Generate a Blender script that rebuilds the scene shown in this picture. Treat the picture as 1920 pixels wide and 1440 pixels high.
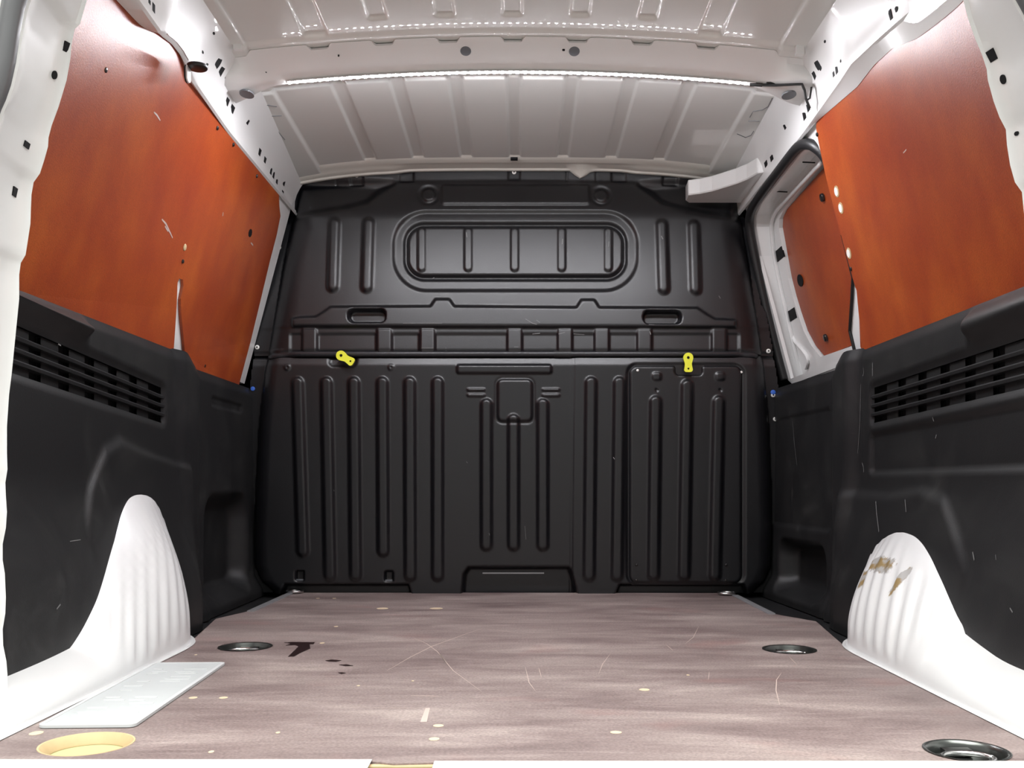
import bpy, bmesh, math, random
import numpy as np
from mathutils import Vector, Matrix

for o in list(bpy.data.objects):
    bpy.data.objects.remove(o)
C = bpy.context.scene.collection
SC = bpy.context.scene
random.seed(7)
rng = np.random.default_rng(5)

# ------------------------------------------------------------------ camera, world, lights, exposure
F = 1800.0            # focal length in pixels of a 1920 px wide frame
PX, PY = 975.0, 910.0  # principal point (vanishing point of the load bay)
H = 0.309             # camera height above the load floor
cam = bpy.data.cameras.new('camera')
cam.sensor_width = 36.0
cam.lens = 36.0 * F / 1920.0
cam.shift_x = -(PX - 960.0) / 1920.0
cam.shift_y = (PY - 720.0) / 1920.0
cam.clip_start = 0.02
camo = bpy.data.objects.new('camera', cam)
C.objects.link(camo)
camo.location = (0, 0, H)
camo.rotation_euler = (math.radians(90), 0, 0)
SC.camera = camo

world = bpy.data.worlds.new('world')
SC.world = world
world.use_nodes = True
bg = world.node_tree.nodes['Background']
bg.inputs['Color'].default_value = (0.985, 1.0, 0.965, 1)
bg.inputs['Strength'].default_value = 0.5

# workshop ceiling lighting outside, above and behind the open rear doors
al = bpy.data.lights.new('workshop_ceiling_light', 'AREA')
al.shape = 'RECTANGLE'; al.size = 4.0; al.size_y = 3.2
al.energy = 330.0
al.color = (0.985, 1.0, 0.95)
alo = bpy.data.objects.new('workshop_ceiling_light', al)
C.objects.link(alo)
alo.location = (0.0, -0.55, 2.9)

LED_STRENGTH = 1900.0
SC.view_settings.view_transform = 'Standard'
SC.view_settings.look = 'None'
SC.view_settings.gamma = 1.0
SC.view_settings.use_curve_mapping = False
SC.view_settings.exposure = 0.22


# ------------------------------------------------------------------ small helpers
def lin(r, g, b):
    def f(c):
        c /= 255.0
        return c / 12.92 if c <= 0.04045 else ((c + 0.055) / 1.055) ** 2.4
    return (f(r), f(g), f(b), 1.0)


def at(px, py, d):
    """world point seen at a pixel of the photograph at depth d"""
    return Vector(((px - PX) * d / F, d, H + (PY - py) * d / F))


def on_floor(px, py, z=0.0):
    d = (H - z) * F / (py - PY)
    return Vector(((px - PX) * d / F, d, z))


HW = {-1: 0.785, 1: 0.775}   # half widths of the bay at belt height
TUMBLE = 0.265


def wall_x(z, s, off=0.0):
    return s * (HW[s] + off - TUMBLE * max(0.0, z - 0.6))


def on_wall(px, py, s, off=0.0):
    a = abs(px - PX) / F
    b = (PY - py) / F
    d = (HW[s] + off + TUMBLE * (0.6 - H)) / (a + TUMBLE * b)
    if H + b * d < 0.6:
        d = (HW[s] + off) / a
    return Vector(((px - PX) * d / F, d, H + b * d))


ORG = {}


def tag(o, label=None, cat=None, group=None, kind=None):
    if label: o['label'] = label
    if cat: o['category'] = cat
    if group: o['group'] = group
    if kind: o['kind'] = kind
    return o


def thing(name, loc, label, cat, group=None, kind=None):
    o = bpy.data.objects.new(name, None)
    o.empty_display_size = 0.05
    C.objects.link(o)
    o.location = loc
    ORG[o.name] = Vector(loc)
    return tag(o, label, cat, group, kind)


def mk(name, verts, faces, mat, parent=None, smooth=False, origin=None, auto=None):
    """one mesh object from world-space vertices"""
    verts = np.asarray(verts, dtype=float).reshape(-1, 3)
    if parent is not None:
        org = ORG[parent.name]
    else:
        if origin is None:
            lo, hi = verts.min(0), verts.max(0)
            origin = ((lo[0] + hi[0]) / 2, (lo[1] + hi[1]) / 2, lo[2])
        org = Vector(origin)
    me = bpy.data.meshes.new(name)
    me.from_pydata((verts - np.array(org)).tolist(), [], [tuple(int(i) for i in f) for f in faces])
    me.update()
    if smooth:
        me.polygons.foreach_set('use_smooth', [True] * len(me.polygons))
        if auto:
            me.set_sharp_from_angle(angle=math.radians(auto))
    if mat is not None:
        me.materials.append(mat)
    o = bpy.data.objects.new(name, me)
    C.objects.link(o)
    if parent is not None:
        o.parent = parent
        ORG[o.name] = org
    else:
        o.location = org
        ORG[o.name] = org
    return o


class MB:
    """collects shapes of one part"""
    def __init__(self):
        self.v, self.f = [], []

    def add(self, v, f):
        n = len(self.v)
        self.v += [tuple(p) for p in v]
        self.f += [tuple(i + n for i in q) for q in f]
        return self

    def box(self, c, size, rot=None):
        c = Vector(c); sx, sy, sz = [k / 2 for k in size]
        R = rot if rot is not None else Matrix.Identity(3)
        v = [c + R @ Vector((x * sx, y * sy, z * sz)) for x in (-1, 1) for y in (-1, 1) for z in (-1, 1)]
        return self.add(v, [(0, 1, 3, 2), (4, 6, 7, 5), (0, 4, 5, 1), (2, 3, 7, 6), (0, 2, 6, 4), (1, 5, 7, 3)])

    def disc(self, c, axis, r, h, n=20, bevel=0.0, r2=None):
        """short cylinder from c along axis"""
        c = Vector(c); axis = Vector(axis).normalized()
        a = axis.orthogonal().normalized(); b = axis.cross(a)
        rings = [(r, 0.0)]
        if bevel:
            rings += [(r, h - bevel), (r - bevel * 0.4, h - bevel * 0.35), (r - bevel, h)]
        else:
            rings += [(r2 if r2 is not None else r, h)]
        v = []
        for rr, hh in rings:
            for i in range(n):
                t = 2 * math.pi * i / n
                v.append(c + axis * hh + a * (rr * math.cos(t)) + b * (rr * math.sin(t)))
        f = []
        for k in range(len(rings) - 1):
            for i in range(n):
                j = (i + 1) % n
                f.append((k * n + i, k * n + j, (k + 1) * n + j, (k + 1) * n + i))
        f.append(tuple(range((len(rings) - 1) * n, len(rings) * n)))
        f.append(tuple(range(n - 1, -1, -1)))
        return self.add(v, f)

    def tube(self, pts, r, n=8, caps=True, sy=1.0, ref=None):
        pts = [Vector(p) for p in pts]
        v, f = [], []
        up = None
        for i, p in enumerate(pts):
            if i == 0: t = pts[1] - pts[0]
            elif i == len(pts) - 1: t = pts[-1] - pts[-2]
            else: t = (pts[i + 1] - pts[i]).normalized() + (pts[i] - pts[i - 1]).normalized()
            t.normalize()
            if ref is not None:
                up = Vector(ref)
            elif up is None:
                up = t.orthogonal()
            a = (up - t * up.dot(t)).normalized(); b = t.cross(a); up = a
            rr = r[i] if isinstance(r, (list, tuple)) else r
            for k in range(n):
                w = 2 * math.pi * k / n
                v.append(p + a * (rr * math.cos(w)) + b * (rr * sy * math.sin(w)))
        for i in range(len(pts) - 1):
            for k in range(n):
                j = (k + 1) % n
                f.append((i * n + k, i * n + j, (i + 1) * n + j, (i + 1) * n + k))
        if caps:
            f.append(tuple(range(n - 1, -1, -1)))
            f.append(tuple(range((len(pts) - 1) * n, len(pts) * n)))
        return self.add(v, f)

    def plate(self, outer, holes, fn, thick):
        """flat board: 2D outline with holes, fn maps 2D -> 3D, thick is the vector to the back face"""
        bm = bmesh.new()
        edges = []
        loops = [outer] + list(holes)
        allv = []
        for lp in loops:
            vs = [bm.verts.new((p[0], p[1], 0)) for p in lp]
            allv += vs
            for i in range(len(vs)):
                edges.append(bm.edges.new((vs[i], vs[(i + 1) % len(vs)])))
        bmesh.ops.triangle_fill(bm, use_beauty=True, use_dissolve=False, edges=edges)
        bm.verts.index_update()
        idx = {v: i for i, v in enumerate(allv)}
        pts = [fn(v.co.x, v.co.y) for v in allv]
        n = len(pts)
        th = Vector(thick)
        V = pts + [Vector(p) + th for p in pts]
        Fc = []
        for fc in bm.faces:
            q = [idx[v] for v in fc.verts]
            Fc.append(tuple(q))
            Fc.append(tuple(n + i for i in reversed(q)))
        k = 0
        for lp in loops:
            m = len(lp)
            for i in range(m):
                a, b = k + i, k + (i + 1) % m
                Fc.append((a, b, n + b, n + a))
            k += m
        bm.free()
        return self.add(V, Fc)

    def loft(self, rings, closed=False):
        n = len(rings[0]); v = [p for r in rings for p in r]; f = []
        for i in range(len(rings) - 1):
            for k in range(n if closed else n - 1):
                j = (k + 1) % n
                f.append((i * n + k, i * n + j, (i + 1) * n + j, (i + 1) * n + k))
        return self.add(v, f)

    def build(self, name, mat, parent=None, smooth=False, auto=None, fix=True, origin=None):
        o = mk(name, self.v, self.f, mat, parent, smooth, origin, auto)
        if fix:
            bm = bmesh.new(); bm.from_mesh(o.data)
            bmesh.ops.recalc_face_normals(bm, faces=bm.faces)
            bm.to_mesh(o.data); bm.free()
        return o


def circle(cx, cy, rx, ry=None, n=28):
    ry = ry or rx
    return [(cx + rx * math.cos(2 * math.pi * i / n), cy + ry * math.sin(2 * math.pi * i / n)) for i in range(n)]


def rrect(x0, y0, x1, y1, r, n=5):
    out = []
    for cx, cy, a0 in ((x1 - r, y1 - r, 0), (x0 + r, y1 - r, 90), (x0 + r, y0 + r, 180), (x1 - r, y0 + r, 270)):
        for i in range(n + 1):
            a = math.radians(a0 + 90 * i / n)
            out.append((cx + r * math.cos(a), cy + r * math.sin(a)))
    return out


def ss(a, b, x):
    t = np.clip((x - a) / (b - a), 0, 1)
    return t * t * (3 - 2 * t)


def sd_rr(u, v, x0, y0, x1, y1, r):
    cx, cy = (x0 + x1) / 2, (y0 + y1) / 2
    qx = np.abs(u - cx) - (x1 - x0) / 2 + r
    qy = np.abs(v - cy) - (y1 - y0) / 2 + r
    return np.hypot(np.maximum(qx, 0), np.maximum(qy, 0)) + np.minimum(np.maximum(qx, qy), 0) - r


def sd_poly(u, v, pts):
    d = np.full(u.shape, 1e9); s = np.ones(u.shape)
    n = len(pts)
    for i in range(n):
        ax, ay = pts[i]; bx, by = pts[i - 1]
        ex, ey = bx - ax, by - ay
        wx, wy = u - ax, v - ay
        t = np.clip((wx * ex + wy * ey) / (ex * ex + ey * ey + 1e-12), 0, 1)
        d = np.minimum(d, (wx - ex * t) ** 2 + (wy - ey * t) ** 2)
        c1 = v >= ay; c2 = v < by; c3 = ex * wy > ey * wx
        flip = (c1 & c2 & c3) | (~c1 & ~c2 & ~c3)
        s = np.where(flip, -s, s)
    return s * np.sqrt(d)


def up(sd, h, w):
    """raise by h inside sd<0 with a soft edge w wide"""
    return h * ss(-w / 2, w / 2, -sd)


def grid(name, U, V, pos, mat, parent=None, mask=None, flip=False, smooth=True, auto=None):
    uu, vv = np.meshgrid(U, V)
    x, y, z = pos(uu, vv)
    n, m = len(V), len(U)
    P = np.stack([x, y, z], -1).reshape(-1, 3)
    idx = np.arange(n * m).reshape(n, m)
    a, b, c, d = idx[:-1, :-1], idx[:-1, 1:], idx[1:, 1:], idx[1:, :-1]
    q = np.stack([a, d, c, b] if flip else [a, b, c, d], -1)
    if mask is not None:
        mc = mask((uu[:-1, :-1] + uu[1:, 1:]) / 2, (vv[:-1, :-1] + vv[1:, 1:]) / 2)
        q = q[mc]
    q = q.reshape(-1, 4)
    used = np.zeros(n * m, bool); used[q.ravel()] = True
    rem = np.cumsum(used) - 1
    return mk(name, P[used], rem[q], mat, parent, smooth=smooth, auto=auto)


# ------------------------------------------------------------------ materials
def mat_new(name):
    m = bpy.data.materials.new(name); m.use_nodes = True
    return m, m.node_tree.nodes, m.node_tree.links, m.node_tree.nodes['Principled BSDF']


def simple(name, col, rough=0.5, metal=0.0, spec=0.5, coat=0.0, bump=0.0, bscale=300.0, var=0.0, vscale=4.0, coat_rough=0.08):
    m, N, L, b = mat_new(name)
    b.inputs['Base Color'].default_value = col
    b.inputs['Roughness'].default_value = rough
    b.inputs['Metallic'].default_value = metal
    b.inputs['Specular IOR Level'].default_value = spec
    b.inputs['Coat Weight'].default_value = coat
    b.inputs['Coat Roughness'].default_value = coat_rough
    tc = N.new('ShaderNodeTexCoord')
    if var:
        nz = N.new('ShaderNodeTexNoise'); nz.inputs['Scale'].default_value = vscale; nz.inputs['Detail'].default_value = 5
        L.new(tc.outputs['Object'], nz.inputs['Vector'])
        mx = N.new('ShaderNodeMix'); mx.data_type = 'RGBA'
        mx.inputs[6].default_value = tuple(c * (1 - var) for c in col[:3]) + (1,)
        mx.inputs[7].default_value = tuple(min(1, c * (1 + var)) for c in col[:3]) + (1,)
        L.new(nz.outputs['Fac'], mx.inputs[0]); L.new(mx.outputs[2], b.inputs['Base Color'])
    if bump:
        nz = N.new('ShaderNodeTexNoise'); nz.inputs['Scale'].default_value = bscale; nz.inputs['Detail'].default_value = 2
        L.new(tc.outputs['Object'], nz.inputs['Vector'])
        bp = N.new('ShaderNodeBump'); bp.inputs['Strength'].default_value = bump; bp.inputs['Distance'].default_value = 0.001
        L.new(nz.outputs['Fac'], bp.inputs['Height']); L.new(bp.outputs['Normal'], b.inputs['Normal'])
    return m


def ramp(N, L, src, stops):
    r = N.new('ShaderNodeValToRGB')
    el = r.color_ramp.elements
    while len(el) < len(stops): el.new(0.5)
    for e, (p, c) in zip(el, stops):
        e.position = p; e.color = c if len(c) == 4 else (*c, 1)
    L.new(src, r.inputs['Fac'])
    return r


def noise(N, L, vec, scale, detail=4, stretch=None, rough=0.5, dist=0.0):
    if stretch:
        mp = N.new('ShaderNodeMapping'); mp.inputs['Scale'].default_value = stretch
        L.new(vec, mp.inputs['Vector']); vec = mp.outputs['Vector']
    n = N.new('ShaderNodeTexNoise')
    n.inputs['Scale'].default_value = scale; n.inputs['Detail'].default_value = detail
    n.inputs['Roughness'].default_value = rough; n.inputs['Distortion'].default_value = dist
    L.new(vec, n.inputs['Vector'])
    return n


def mixc(N, L, fac, a, b, mode='MIX'):
    m = N.new('ShaderNodeMix'); m.data_type = 'RGBA'; m.blend_type = mode
    for sock, val in ((0, fac), (6, a), (7, b)):
        if hasattr(val, 'is_linked') or isinstance(val, bpy.types.NodeSocket): L.new(val, m.inputs[sock])
        else: m.inputs[sock].default_value = val
    return m.outputs[2]


M = {}
M['white'] = simple('white_paint', (0.80, 0.80, 0.795, 1), 0.32, coat=0.5, coat_rough=0.05)
M['roof'] = simple('roof_paint', (0.76, 0.76, 0.735, 1), 0.32, coat=0.7, coat_rough=0.025, var=0.04, vscale=3)
M['cream'] = simple('cream_paint', (0.74, 0.72, 0.66, 1), 0.35, coat=0.4)
M['black'] = simple('black_bulkhead', (0.0045, 0.0045, 0.0062, 1), 0.38, spec=0.68, bump=0.12, bscale=500, var=0.15, vscale=5)
M['dark'] = simple('dark_void', (0.008, 0.008, 0.009, 1), 0.7, spec=0.2)
M['rubber'] = simple('black_rubber', (0.016, 0.016, 0.017, 1), 0.42)
M['grey_rubber'] = simple('grey_door_seal', (0.10, 0.10, 0.105, 1), 0.30, spec=0.6)
M['plug'] = simple('grey_plastic_plug', (0.14, 0.15, 0.165, 1), 0.4)
M['steel'] = simple('bare_steel', (0.62, 0.62, 0.62, 1), 0.25, metal=1.0)
M['cup'] = simple('dark_zinc_cup', (0.13, 0.135, 0.13, 1), 0.28, metal=0.9)
M['alu'] = simple('aluminium', (0.42, 0.42, 0.44, 1), 0.42, metal=0.6, bump=0.2, bscale=150)
M['rivet'] = simple('white_rivet', (0.85, 0.84, 0.80, 1), 0.3)
M['screw'] = simple('dark_screw', (0.06, 0.055, 0.055, 1), 0.28, metal=0.8)
M['yellow'] = simple('yellow_plastic', (0.80, 0.82, 0.055, 1), 0.4)
M['blue'] = simple('blue_plastic', (0.05, 0.16, 0.65, 1), 0.4)
M['wood'] = simple('raw_plywood', lin(188, 164, 126), 0.7, var=0.18, vscale=40)
M['greenish'] = simple('sealer_floor_pan', lin(176, 176, 128), 0.6)
M['plate'] = simple('number_plate_back', (0.50, 0.52, 0.53, 1), 0.42, metal=0.0, var=0.05, vscale=12)
M['plate_rim'] = simple('number_plate_bead', (0.62, 0.63, 0.64, 1), 0.36, metal=0.0)
M['wet'] = simple('dark_wet_stain', (0.018, 0.008, 0.008, 1), 0.28)
M['scratch'] = simple('pale_scratch', lin(186, 168, 160), 0.6)
M['trim_scratch'] = simple('trim_scratch', lin(120, 120, 120), 0.6)
M['spot'] = simple('bare_wood_spot', lin(205, 186, 158), 0.6)
M['tape'] = simple('led_tape', (0.8, 0.8, 0.8, 1), 0.4)

m, N, L, b = mat_new('led_emitter')
b.inputs['Base Color'].default_value = (0.9, 0.9, 0.85, 1)
b.inputs['Emission Color'].default_value = (0.96, 0.955, 1.0, 1)
b.inputs['Emission Strength'].default_value = LED_STRENGTH
M['led'] = m
m, N, L, b = mat_new('led_emitter_side')
b.inputs['Base Color'].default_value = (0.9, 0.9, 0.85, 1)
b.inputs['Emission Color'].default_value = (0.96, 0.955, 1.0, 1)
b.inputs['Emission Strength'].default_value = LED_STRENGTH * 0.07
M['led_side'] = m
m = m.copy(); m.name = 'led_emitter_front_side'
m.node_tree.nodes['Principled BSDF'].inputs['Emission Strength'].default_value = LED_STRENGTH * 0.75
M['led_front'] = m
M['led_case'] = simple('led_case', (0.85, 0.85, 0.83, 1), 0.4)

# orange film-faced plywood
m, N, L, b = mat_new('orange_film_plywood')
tc = N.new('ShaderNodeTexCoord')
n1 = noise(N, L, tc.outputs['Object'], 5.0, 6, (0.8, 1.5, 0.85), 0.62)
r1 = ramp(N, L, n1.outputs['Fac'], [(0.30, lin(145, 55, 27)), (0.52, lin(161, 70, 29)), (0.75, lin(179, 88, 35))])
n2 = noise(N, L, tc.outputs['Object'], 420, 2)
r2 = ramp(N, L, n2.outputs['Fac'], [(0.35, (0.86, 0.86, 0.86)), (0.65, (1.1, 1.1, 1.1))])
col = mixc(N, L, 1.0, r1.outputs['Color'], r2.outputs['Color'], 'MULTIPLY')
n3 = noise(N, L, tc.outputs['Object'], 8, 5, (1, 3.0, 1.2), 0.7, 0.4)
r3 = ramp(N, L, n3.outputs['Fac'], [(0.73, (0, 0, 0)), (0.78, (0.16, 0.16, 0.16))])
col = mixc(N, L, r3.outputs['Color'], col, lin(214, 150, 120))
L.new(col, b.inputs['Base Color'])
b.inputs['Roughness'].default_value = 0.355
b.inputs['Specular IOR Level'].default_value = 0.75
bp = N.new('ShaderNodeBump'); bp.inputs['Strength'].default_value = 0.22; bp.inputs['Distance'].default_value = 0.001
L.new(n2.outputs['Fac'], bp.inputs['Height']); L.new(bp.outputs['Normal'], b.inputs['Normal'])
M['ply'] = m

# black grained trim with scuffs
m, N, L, b = mat_new('black_grained_trim')
tc = N.new('ShaderNodeTexCoord')
n1 = noise(N, L, tc.outputs['Object'], 6, 6, None, 0.65, 0.6)
r1 = ramp(N, L, n1.outputs['Fac'], [(0.45, (0.011, 0.011, 0.012)), (0.62, (0.017, 0.017, 0.0175)), (0.80, (0.04, 0.04, 0.04))])
n2 = noise(N, L, tc.outputs['Object'], 30, 4, (1, 0.5, 0.10), 0.6, 0.3)
r2 = ramp(N, L, n2.outputs['Fac'], [(0.74, (0, 0, 0)), (0.80, (0.35, 0.35, 0.35))])
col = mixc(N, L, r2.outputs['Color'], r1.outputs['Color'], lin(120, 118, 114))
L.new(col, b.inputs['Base Color'])
b.inputs['Roughness'].default_value = 0.46
b.inputs['Specular IOR Level'].default_value = 0.38
n3 = noise(N, L, tc.outputs['Object'], 700, 2)
bp = N.new('ShaderNodeBump'); bp.inputs['Strength'].default_value = 0.25; bp.inputs['Distance'].default_value = 0.001
L.new(n3.outputs['Fac'], bp.inputs['Height']); L.new(bp.outputs['Normal'], b.inputs['Normal'])
M['trim'] = m

# brown anti-slip floor board with wear
m, N, L, b = mat_new('brown_floor_board')
tc = N.new('ShaderNodeTexCoord')
n1 = noise(N, L, tc.outputs['Object'], 3.0, 6, (1.0, 3.2, 1), 0.6, 0.5)
r1 = ramp(N, L, n1.outputs['Fac'], [(0.28, lin(100, 85, 84)), (0.45, lin(124, 109, 107)), (0.58, lin(141, 127, 124)), (0.76, lin(170, 157, 151))])
n2 = noise(N, L, tc.outputs['Object'], 260, 3)
r2 = ramp(N, L, n2.outputs['Fac'], [(0.32, (0.78, 0.78, 0.78)), (0.68, (1.14, 1.14, 1.14))])
col = mixc(N, L, 1.0, r1.outputs['Color'], r2.outputs['Color'], 'MULTIPLY')
n3 = noise(N, L, tc.outputs['Object'], 6, 6, (1.0, 9.0, 1), 0.7, 0.8)
r3 = ramp(N, L, n3.outputs['Fac'], [(0.55, (0, 0, 0)), (0.75, (0.28, 0.28, 0.28))])
col = mixc(N, L, r3.outputs['Color'], col, lin(186, 172, 168))
n4 = noise(N, L, tc.outputs['Object'], 3.3, 3, (1.2, 2.0, 1), 0.5, 0.3)
r4 = ramp(N, L, n4.outputs['Fac'], [(0.60, (0, 0, 0)), (0.74, (0.30, 0.30, 0.30))])
col = mixc(N, L, r4.outputs['Color'], col, lin(142, 94, 90))
L.new(col, b.inputs['Base Color'])
b.inputs['Roughness'].default_value = 0.50
b.inputs['Specular IOR Level'].default_value = 0.35
bp = N.new('ShaderNodeBump'); bp.inputs['Strength'].default_value = 0.3; bp.inputs['Distance'].default_value = 0.0008
L.new(n2.outputs['Fac'], bp.inputs['Height']); L.new(bp.outputs['Normal'], b.inputs['Normal'])
M['floor'] = m


def arch_material(name, marks):
    """white paint with worn-through patches at given object positions (x,y,z,radius_y,radius_z)"""
    m, N, L, b = mat_new(name)
    tc = N.new('ShaderNodeTexCoord')
    geo = N.new('ShaderNodeNewGeometry')
    n1 = noise(N, L, geo.outputs['Position'], 14, 6, (1, 3, 0.5), 0.65, 0.6)
    base = ramp(N, L, n1.outputs['Fac'], [(0.70, (0.72, 0.72, 0.725)), (0.82, (0.60, 0.56, 0.47))]).outputs['Color']
    tot = None
    for (y, z, ry, rz) in marks:
        vm = N.new('ShaderNodeVectorMath'); vm.operation = 'SUBTRACT'
        L.new(geo.outputs['Position'], vm.inputs[0]); vm.inputs[1].default_value = (0, y, z)
        vs = N.new('ShaderNodeVectorMath'); vs.operation = 'MULTIPLY'
        L.new(vm.outputs[0], vs.inputs[0]); vs.inputs[1].default_value = (0, 1 / ry, 1 / rz)
        ln = N.new('ShaderNodeVectorMath'); ln.operation = 'LENGTH'
        L.new(vs.outputs[0], ln.inputs[0])
        n2 = noise(N, L, geo.outputs['Position'], 60, 4, (1, 1, 0.25), 0.7)
        ad = N.new('ShaderNodeMath'); ad.operation = 'MULTIPLY_ADD'
        L.new(n2.outputs['Fac'], ad.inputs[0]); ad.inputs[1].default_value = 1.6; L.new(ln.outputs['Value'], ad.inputs[2])
        rr = ramp(N, L, ad.outputs[0], [(0.0, (1, 1, 1)), (1.0, (0, 0, 0))])
        mr = N.new('ShaderNodeMapRange'); mr.inputs['From Min'].default_value = 1.75; mr.inputs['From Max'].default_value = 1.6
        L.new(ad.outputs[0], mr.inputs['Value'])
        if tot is None: tot = mr.outputs[0]
        else:
            mx = N.new('ShaderNodeMath'); mx.operation = 'MAXIMUM'
            L.new(tot, mx.inputs[0]); L.new(mr.outputs[0], mx.inputs[1]); tot = mx.outputs[0]
    if tot is not None:
        n3 = noise(N, L, geo.outputs['Position'], 45, 3)
        rc = ramp(N, L, n3.outputs['Fac'], [(0.42, lin(150, 126, 84)), (0.52, lin(170, 168, 166))])
        base = mixc(N, L, tot, base, rc.outputs['Color'])
    L.new(base, b.inputs['Base Color'])
    b.inputs['Roughness'].default_value = 0.34
    b.inputs['Coat Weight'].default_value = 0.4
    return m


M['arch_l'] = arch_material('white_wheel_arch_paint', [])
M['arch_r'] = arch_material('worn_white_wheel_arch_paint',
                            [(1.80, 0.160, 0.065, 0.016), (1.70, 0.140, 0.012, 0.030), (1.86, 0.125, 0.03, 0.02)])

# ------------------------------------------------------------------ setting: ground, body shell
mb = MB().box((0, 0.5, -0.62), (30, 30, 0.04))
mb.build('ground', simple('workshop_floor', (0.38, 0.37, 0.36, 1), 0.6, var=0.1), )
tag(bpy.data.objects['ground'], kind='structure')

shell = thing('wall_outer', (0, 2.0, -0.15), None, None, kind='structure')
MB().box((-0.95, 2.02, 0.6), (0.02, 2.0, 1.6)).build('side_skin', M['white'], shell)
MB().box((0.95, 2.02, 0.6), (0.02, 2.0, 1.6)).build('side_skin', M['white'], shell)
MB().box((0, 2.02, 1.40), (1.92, 2.0, 0.02)).build('roof_skin', M['white'], shell)
MB().box((0, 3.02, 0.6), (1.92, 0.02, 1.6)).build('front_skin', M['dark'], shell)
MB().box((0, 2.02, -0.12), (1.92, 2.0, 0.04)).build('underbody', M['white'], shell)

# ------------------------------------------------------------------ floor board with lashing holes
CX = -0.015
floor_root = thing('floor', (0, 1.9, -0.012), None, None, kind='structure')
fl = [on_floor(0, 1384.5), on_floor(358, 1208), on_floor(405, 1160), on_floor(475, 1144), on_floor(548, 1110.5),
      on_floor(1374, 1112), on_floor(1445, 1150), on_floor(1530, 1165), on_floor(1584, 1212), on_floor(1920, 1386)]
REAR = 1.062
outl = [(-0.648, REAR), (-0.648, 1.30)] + [(p.x - 0.006 * (i == 1), p.y) for i, p in enumerate(fl[1:-1], 1)] + [(0.640, 1.30), (0.640, REAR)]
# worn notch in the rear edge
nx0, nx1 = (690 - PX) * 1.075 / F, (820 - PX) * 1.075 / F
outl += [(nx1, REAR), (nx1 - 0.004, 1.070), (nx0 + 0.030, 1.066), (nx0 + 0.004, 1.074), (nx0, REAR)]
cups = []
for px, py, w in ((460, 1213, 97), (1480, 1218, 97), (1812, 1408, 150)):
    p = on_floor(px, py); cups.append((p.x, p.y, w * p.y / F / 2))
hp = on_floor(163, 1394.5); hole_r = 170 * hp.y / F / 2
holes = [circle(x, y, r * 0.985) for x, y, r in cups] + [circle(hp.x, hp.y, hole_r)]
MB().plate(outl, holes, lambda x, y: Vector((x, y, 0)), (0, 0, -0.012)).build('floor_board', M['floor'], floor_root)
# black liner floor under and beside the board
MB().box((0, 1.95, -0.030), (1.86, 1.80, 0.030)).build('floor_liner', M['trim'], floor_root)

# bare wooden rim of the open hole, with the floor pan below
rim = MB()
rings = []
for rr, zz in ((hole_r * 1.0, -0.0004), (hole_r * 0.995, 0.0006), (hole_r * 0.96, 0.0004), (hole_r * 0.80, -0.0105), (hole_r * 0.80, -0.0125)):
    rings.append([Vector((hp.x + rr * math.cos(2 * math.pi * i / 40), hp.y + rr * math.sin(2 * math.pi * i / 40), zz)) for i in range(40)])
rim.loft(rings, closed=True)
rim.build('bare_wood_hole_rim', M['wood'], floor_root, smooth=True, auto=40)
MB().disc((hp.x, hp.y, -0.0148), (0, 0, 1), hole_r * 0.86, 0.0020, 40).build('pan_under_hole', M['greenish'], floor_root)
# worn wood at the notch
MB().box(((nx0 + nx1) / 2, 1.066, -0.007), (nx1 - nx0 - 0.004, 0.010, 0.010)).build('worn_wood_edge', M['wood'], floor_root)

# little bare-wood nail spots
spots = [(362, 1308.5, 16, 4), (419, 1308.5, 16, 4), (68, 1375, 24, 8), (822, 1361, 20, 5), (814, 1386, 20, 6), (1208, 1293.5, 20, 4.5),
         (1155, 1373.5, 22, 5), (604, 1206, 9, 2.5), (672, 1286, 6, 3), (367, 1228, 5, 3), (596, 1122, 7, 2), (627, 1122, 7, 2),
         (630, 1175, 8, 2), (774, 1277, 5, 4), (717, 1141, 22, 3), (818, 1141, 25, 3), (1290, 1266, 6, 3), (396, 1410, 10, 5), (521, 1374, 8, 4)]
for px, py, w, h_ in spots:
    p = on_floor(px, py); rx = w * p.y / F / 2
    dd = on_floor(px, py - h_ / 2).y - on_floor(px, py + h_ / 2).y
    ry = min(dd / 2, rx * 1.6)
    MB().plate(circle(p.x, p.y, rx, ry, 12), [], lambda x, y: Vector((x, y, 0.0005)), (0, 0, -0.0004)).build('wood_spot', M['spot'], floor_root)
# dark wet stain in several blots
stains = [[(533, 1205.5), (545, 1204), (590, 1204.5), (588, 1208), (580, 1208.5), (582, 1216), (562, 1225), (552, 1231), (540, 1231.5), (548, 1224), (560, 1212), (553, 1210), (536, 1210.5), (545, 1207)],
          [(610, 1239), (622, 1237), (640, 1238.5), (630, 1241), (616, 1240.5)], [(636, 1247), (650, 1246), (662, 1248.5), (648, 1249.5)], [(634, 1262), (642, 1261), (648, 1262.5), (640, 1264)]]
for st in stains:
    q = [on_floor(*p) for p in st]
    MB().plate([(p.x, p.y) for p in q], [], lambda x, y: Vector((x, y, 0.0006)), (0, 0, -0.0005)).build('wet_stain', M['wet'], floor_root)
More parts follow.
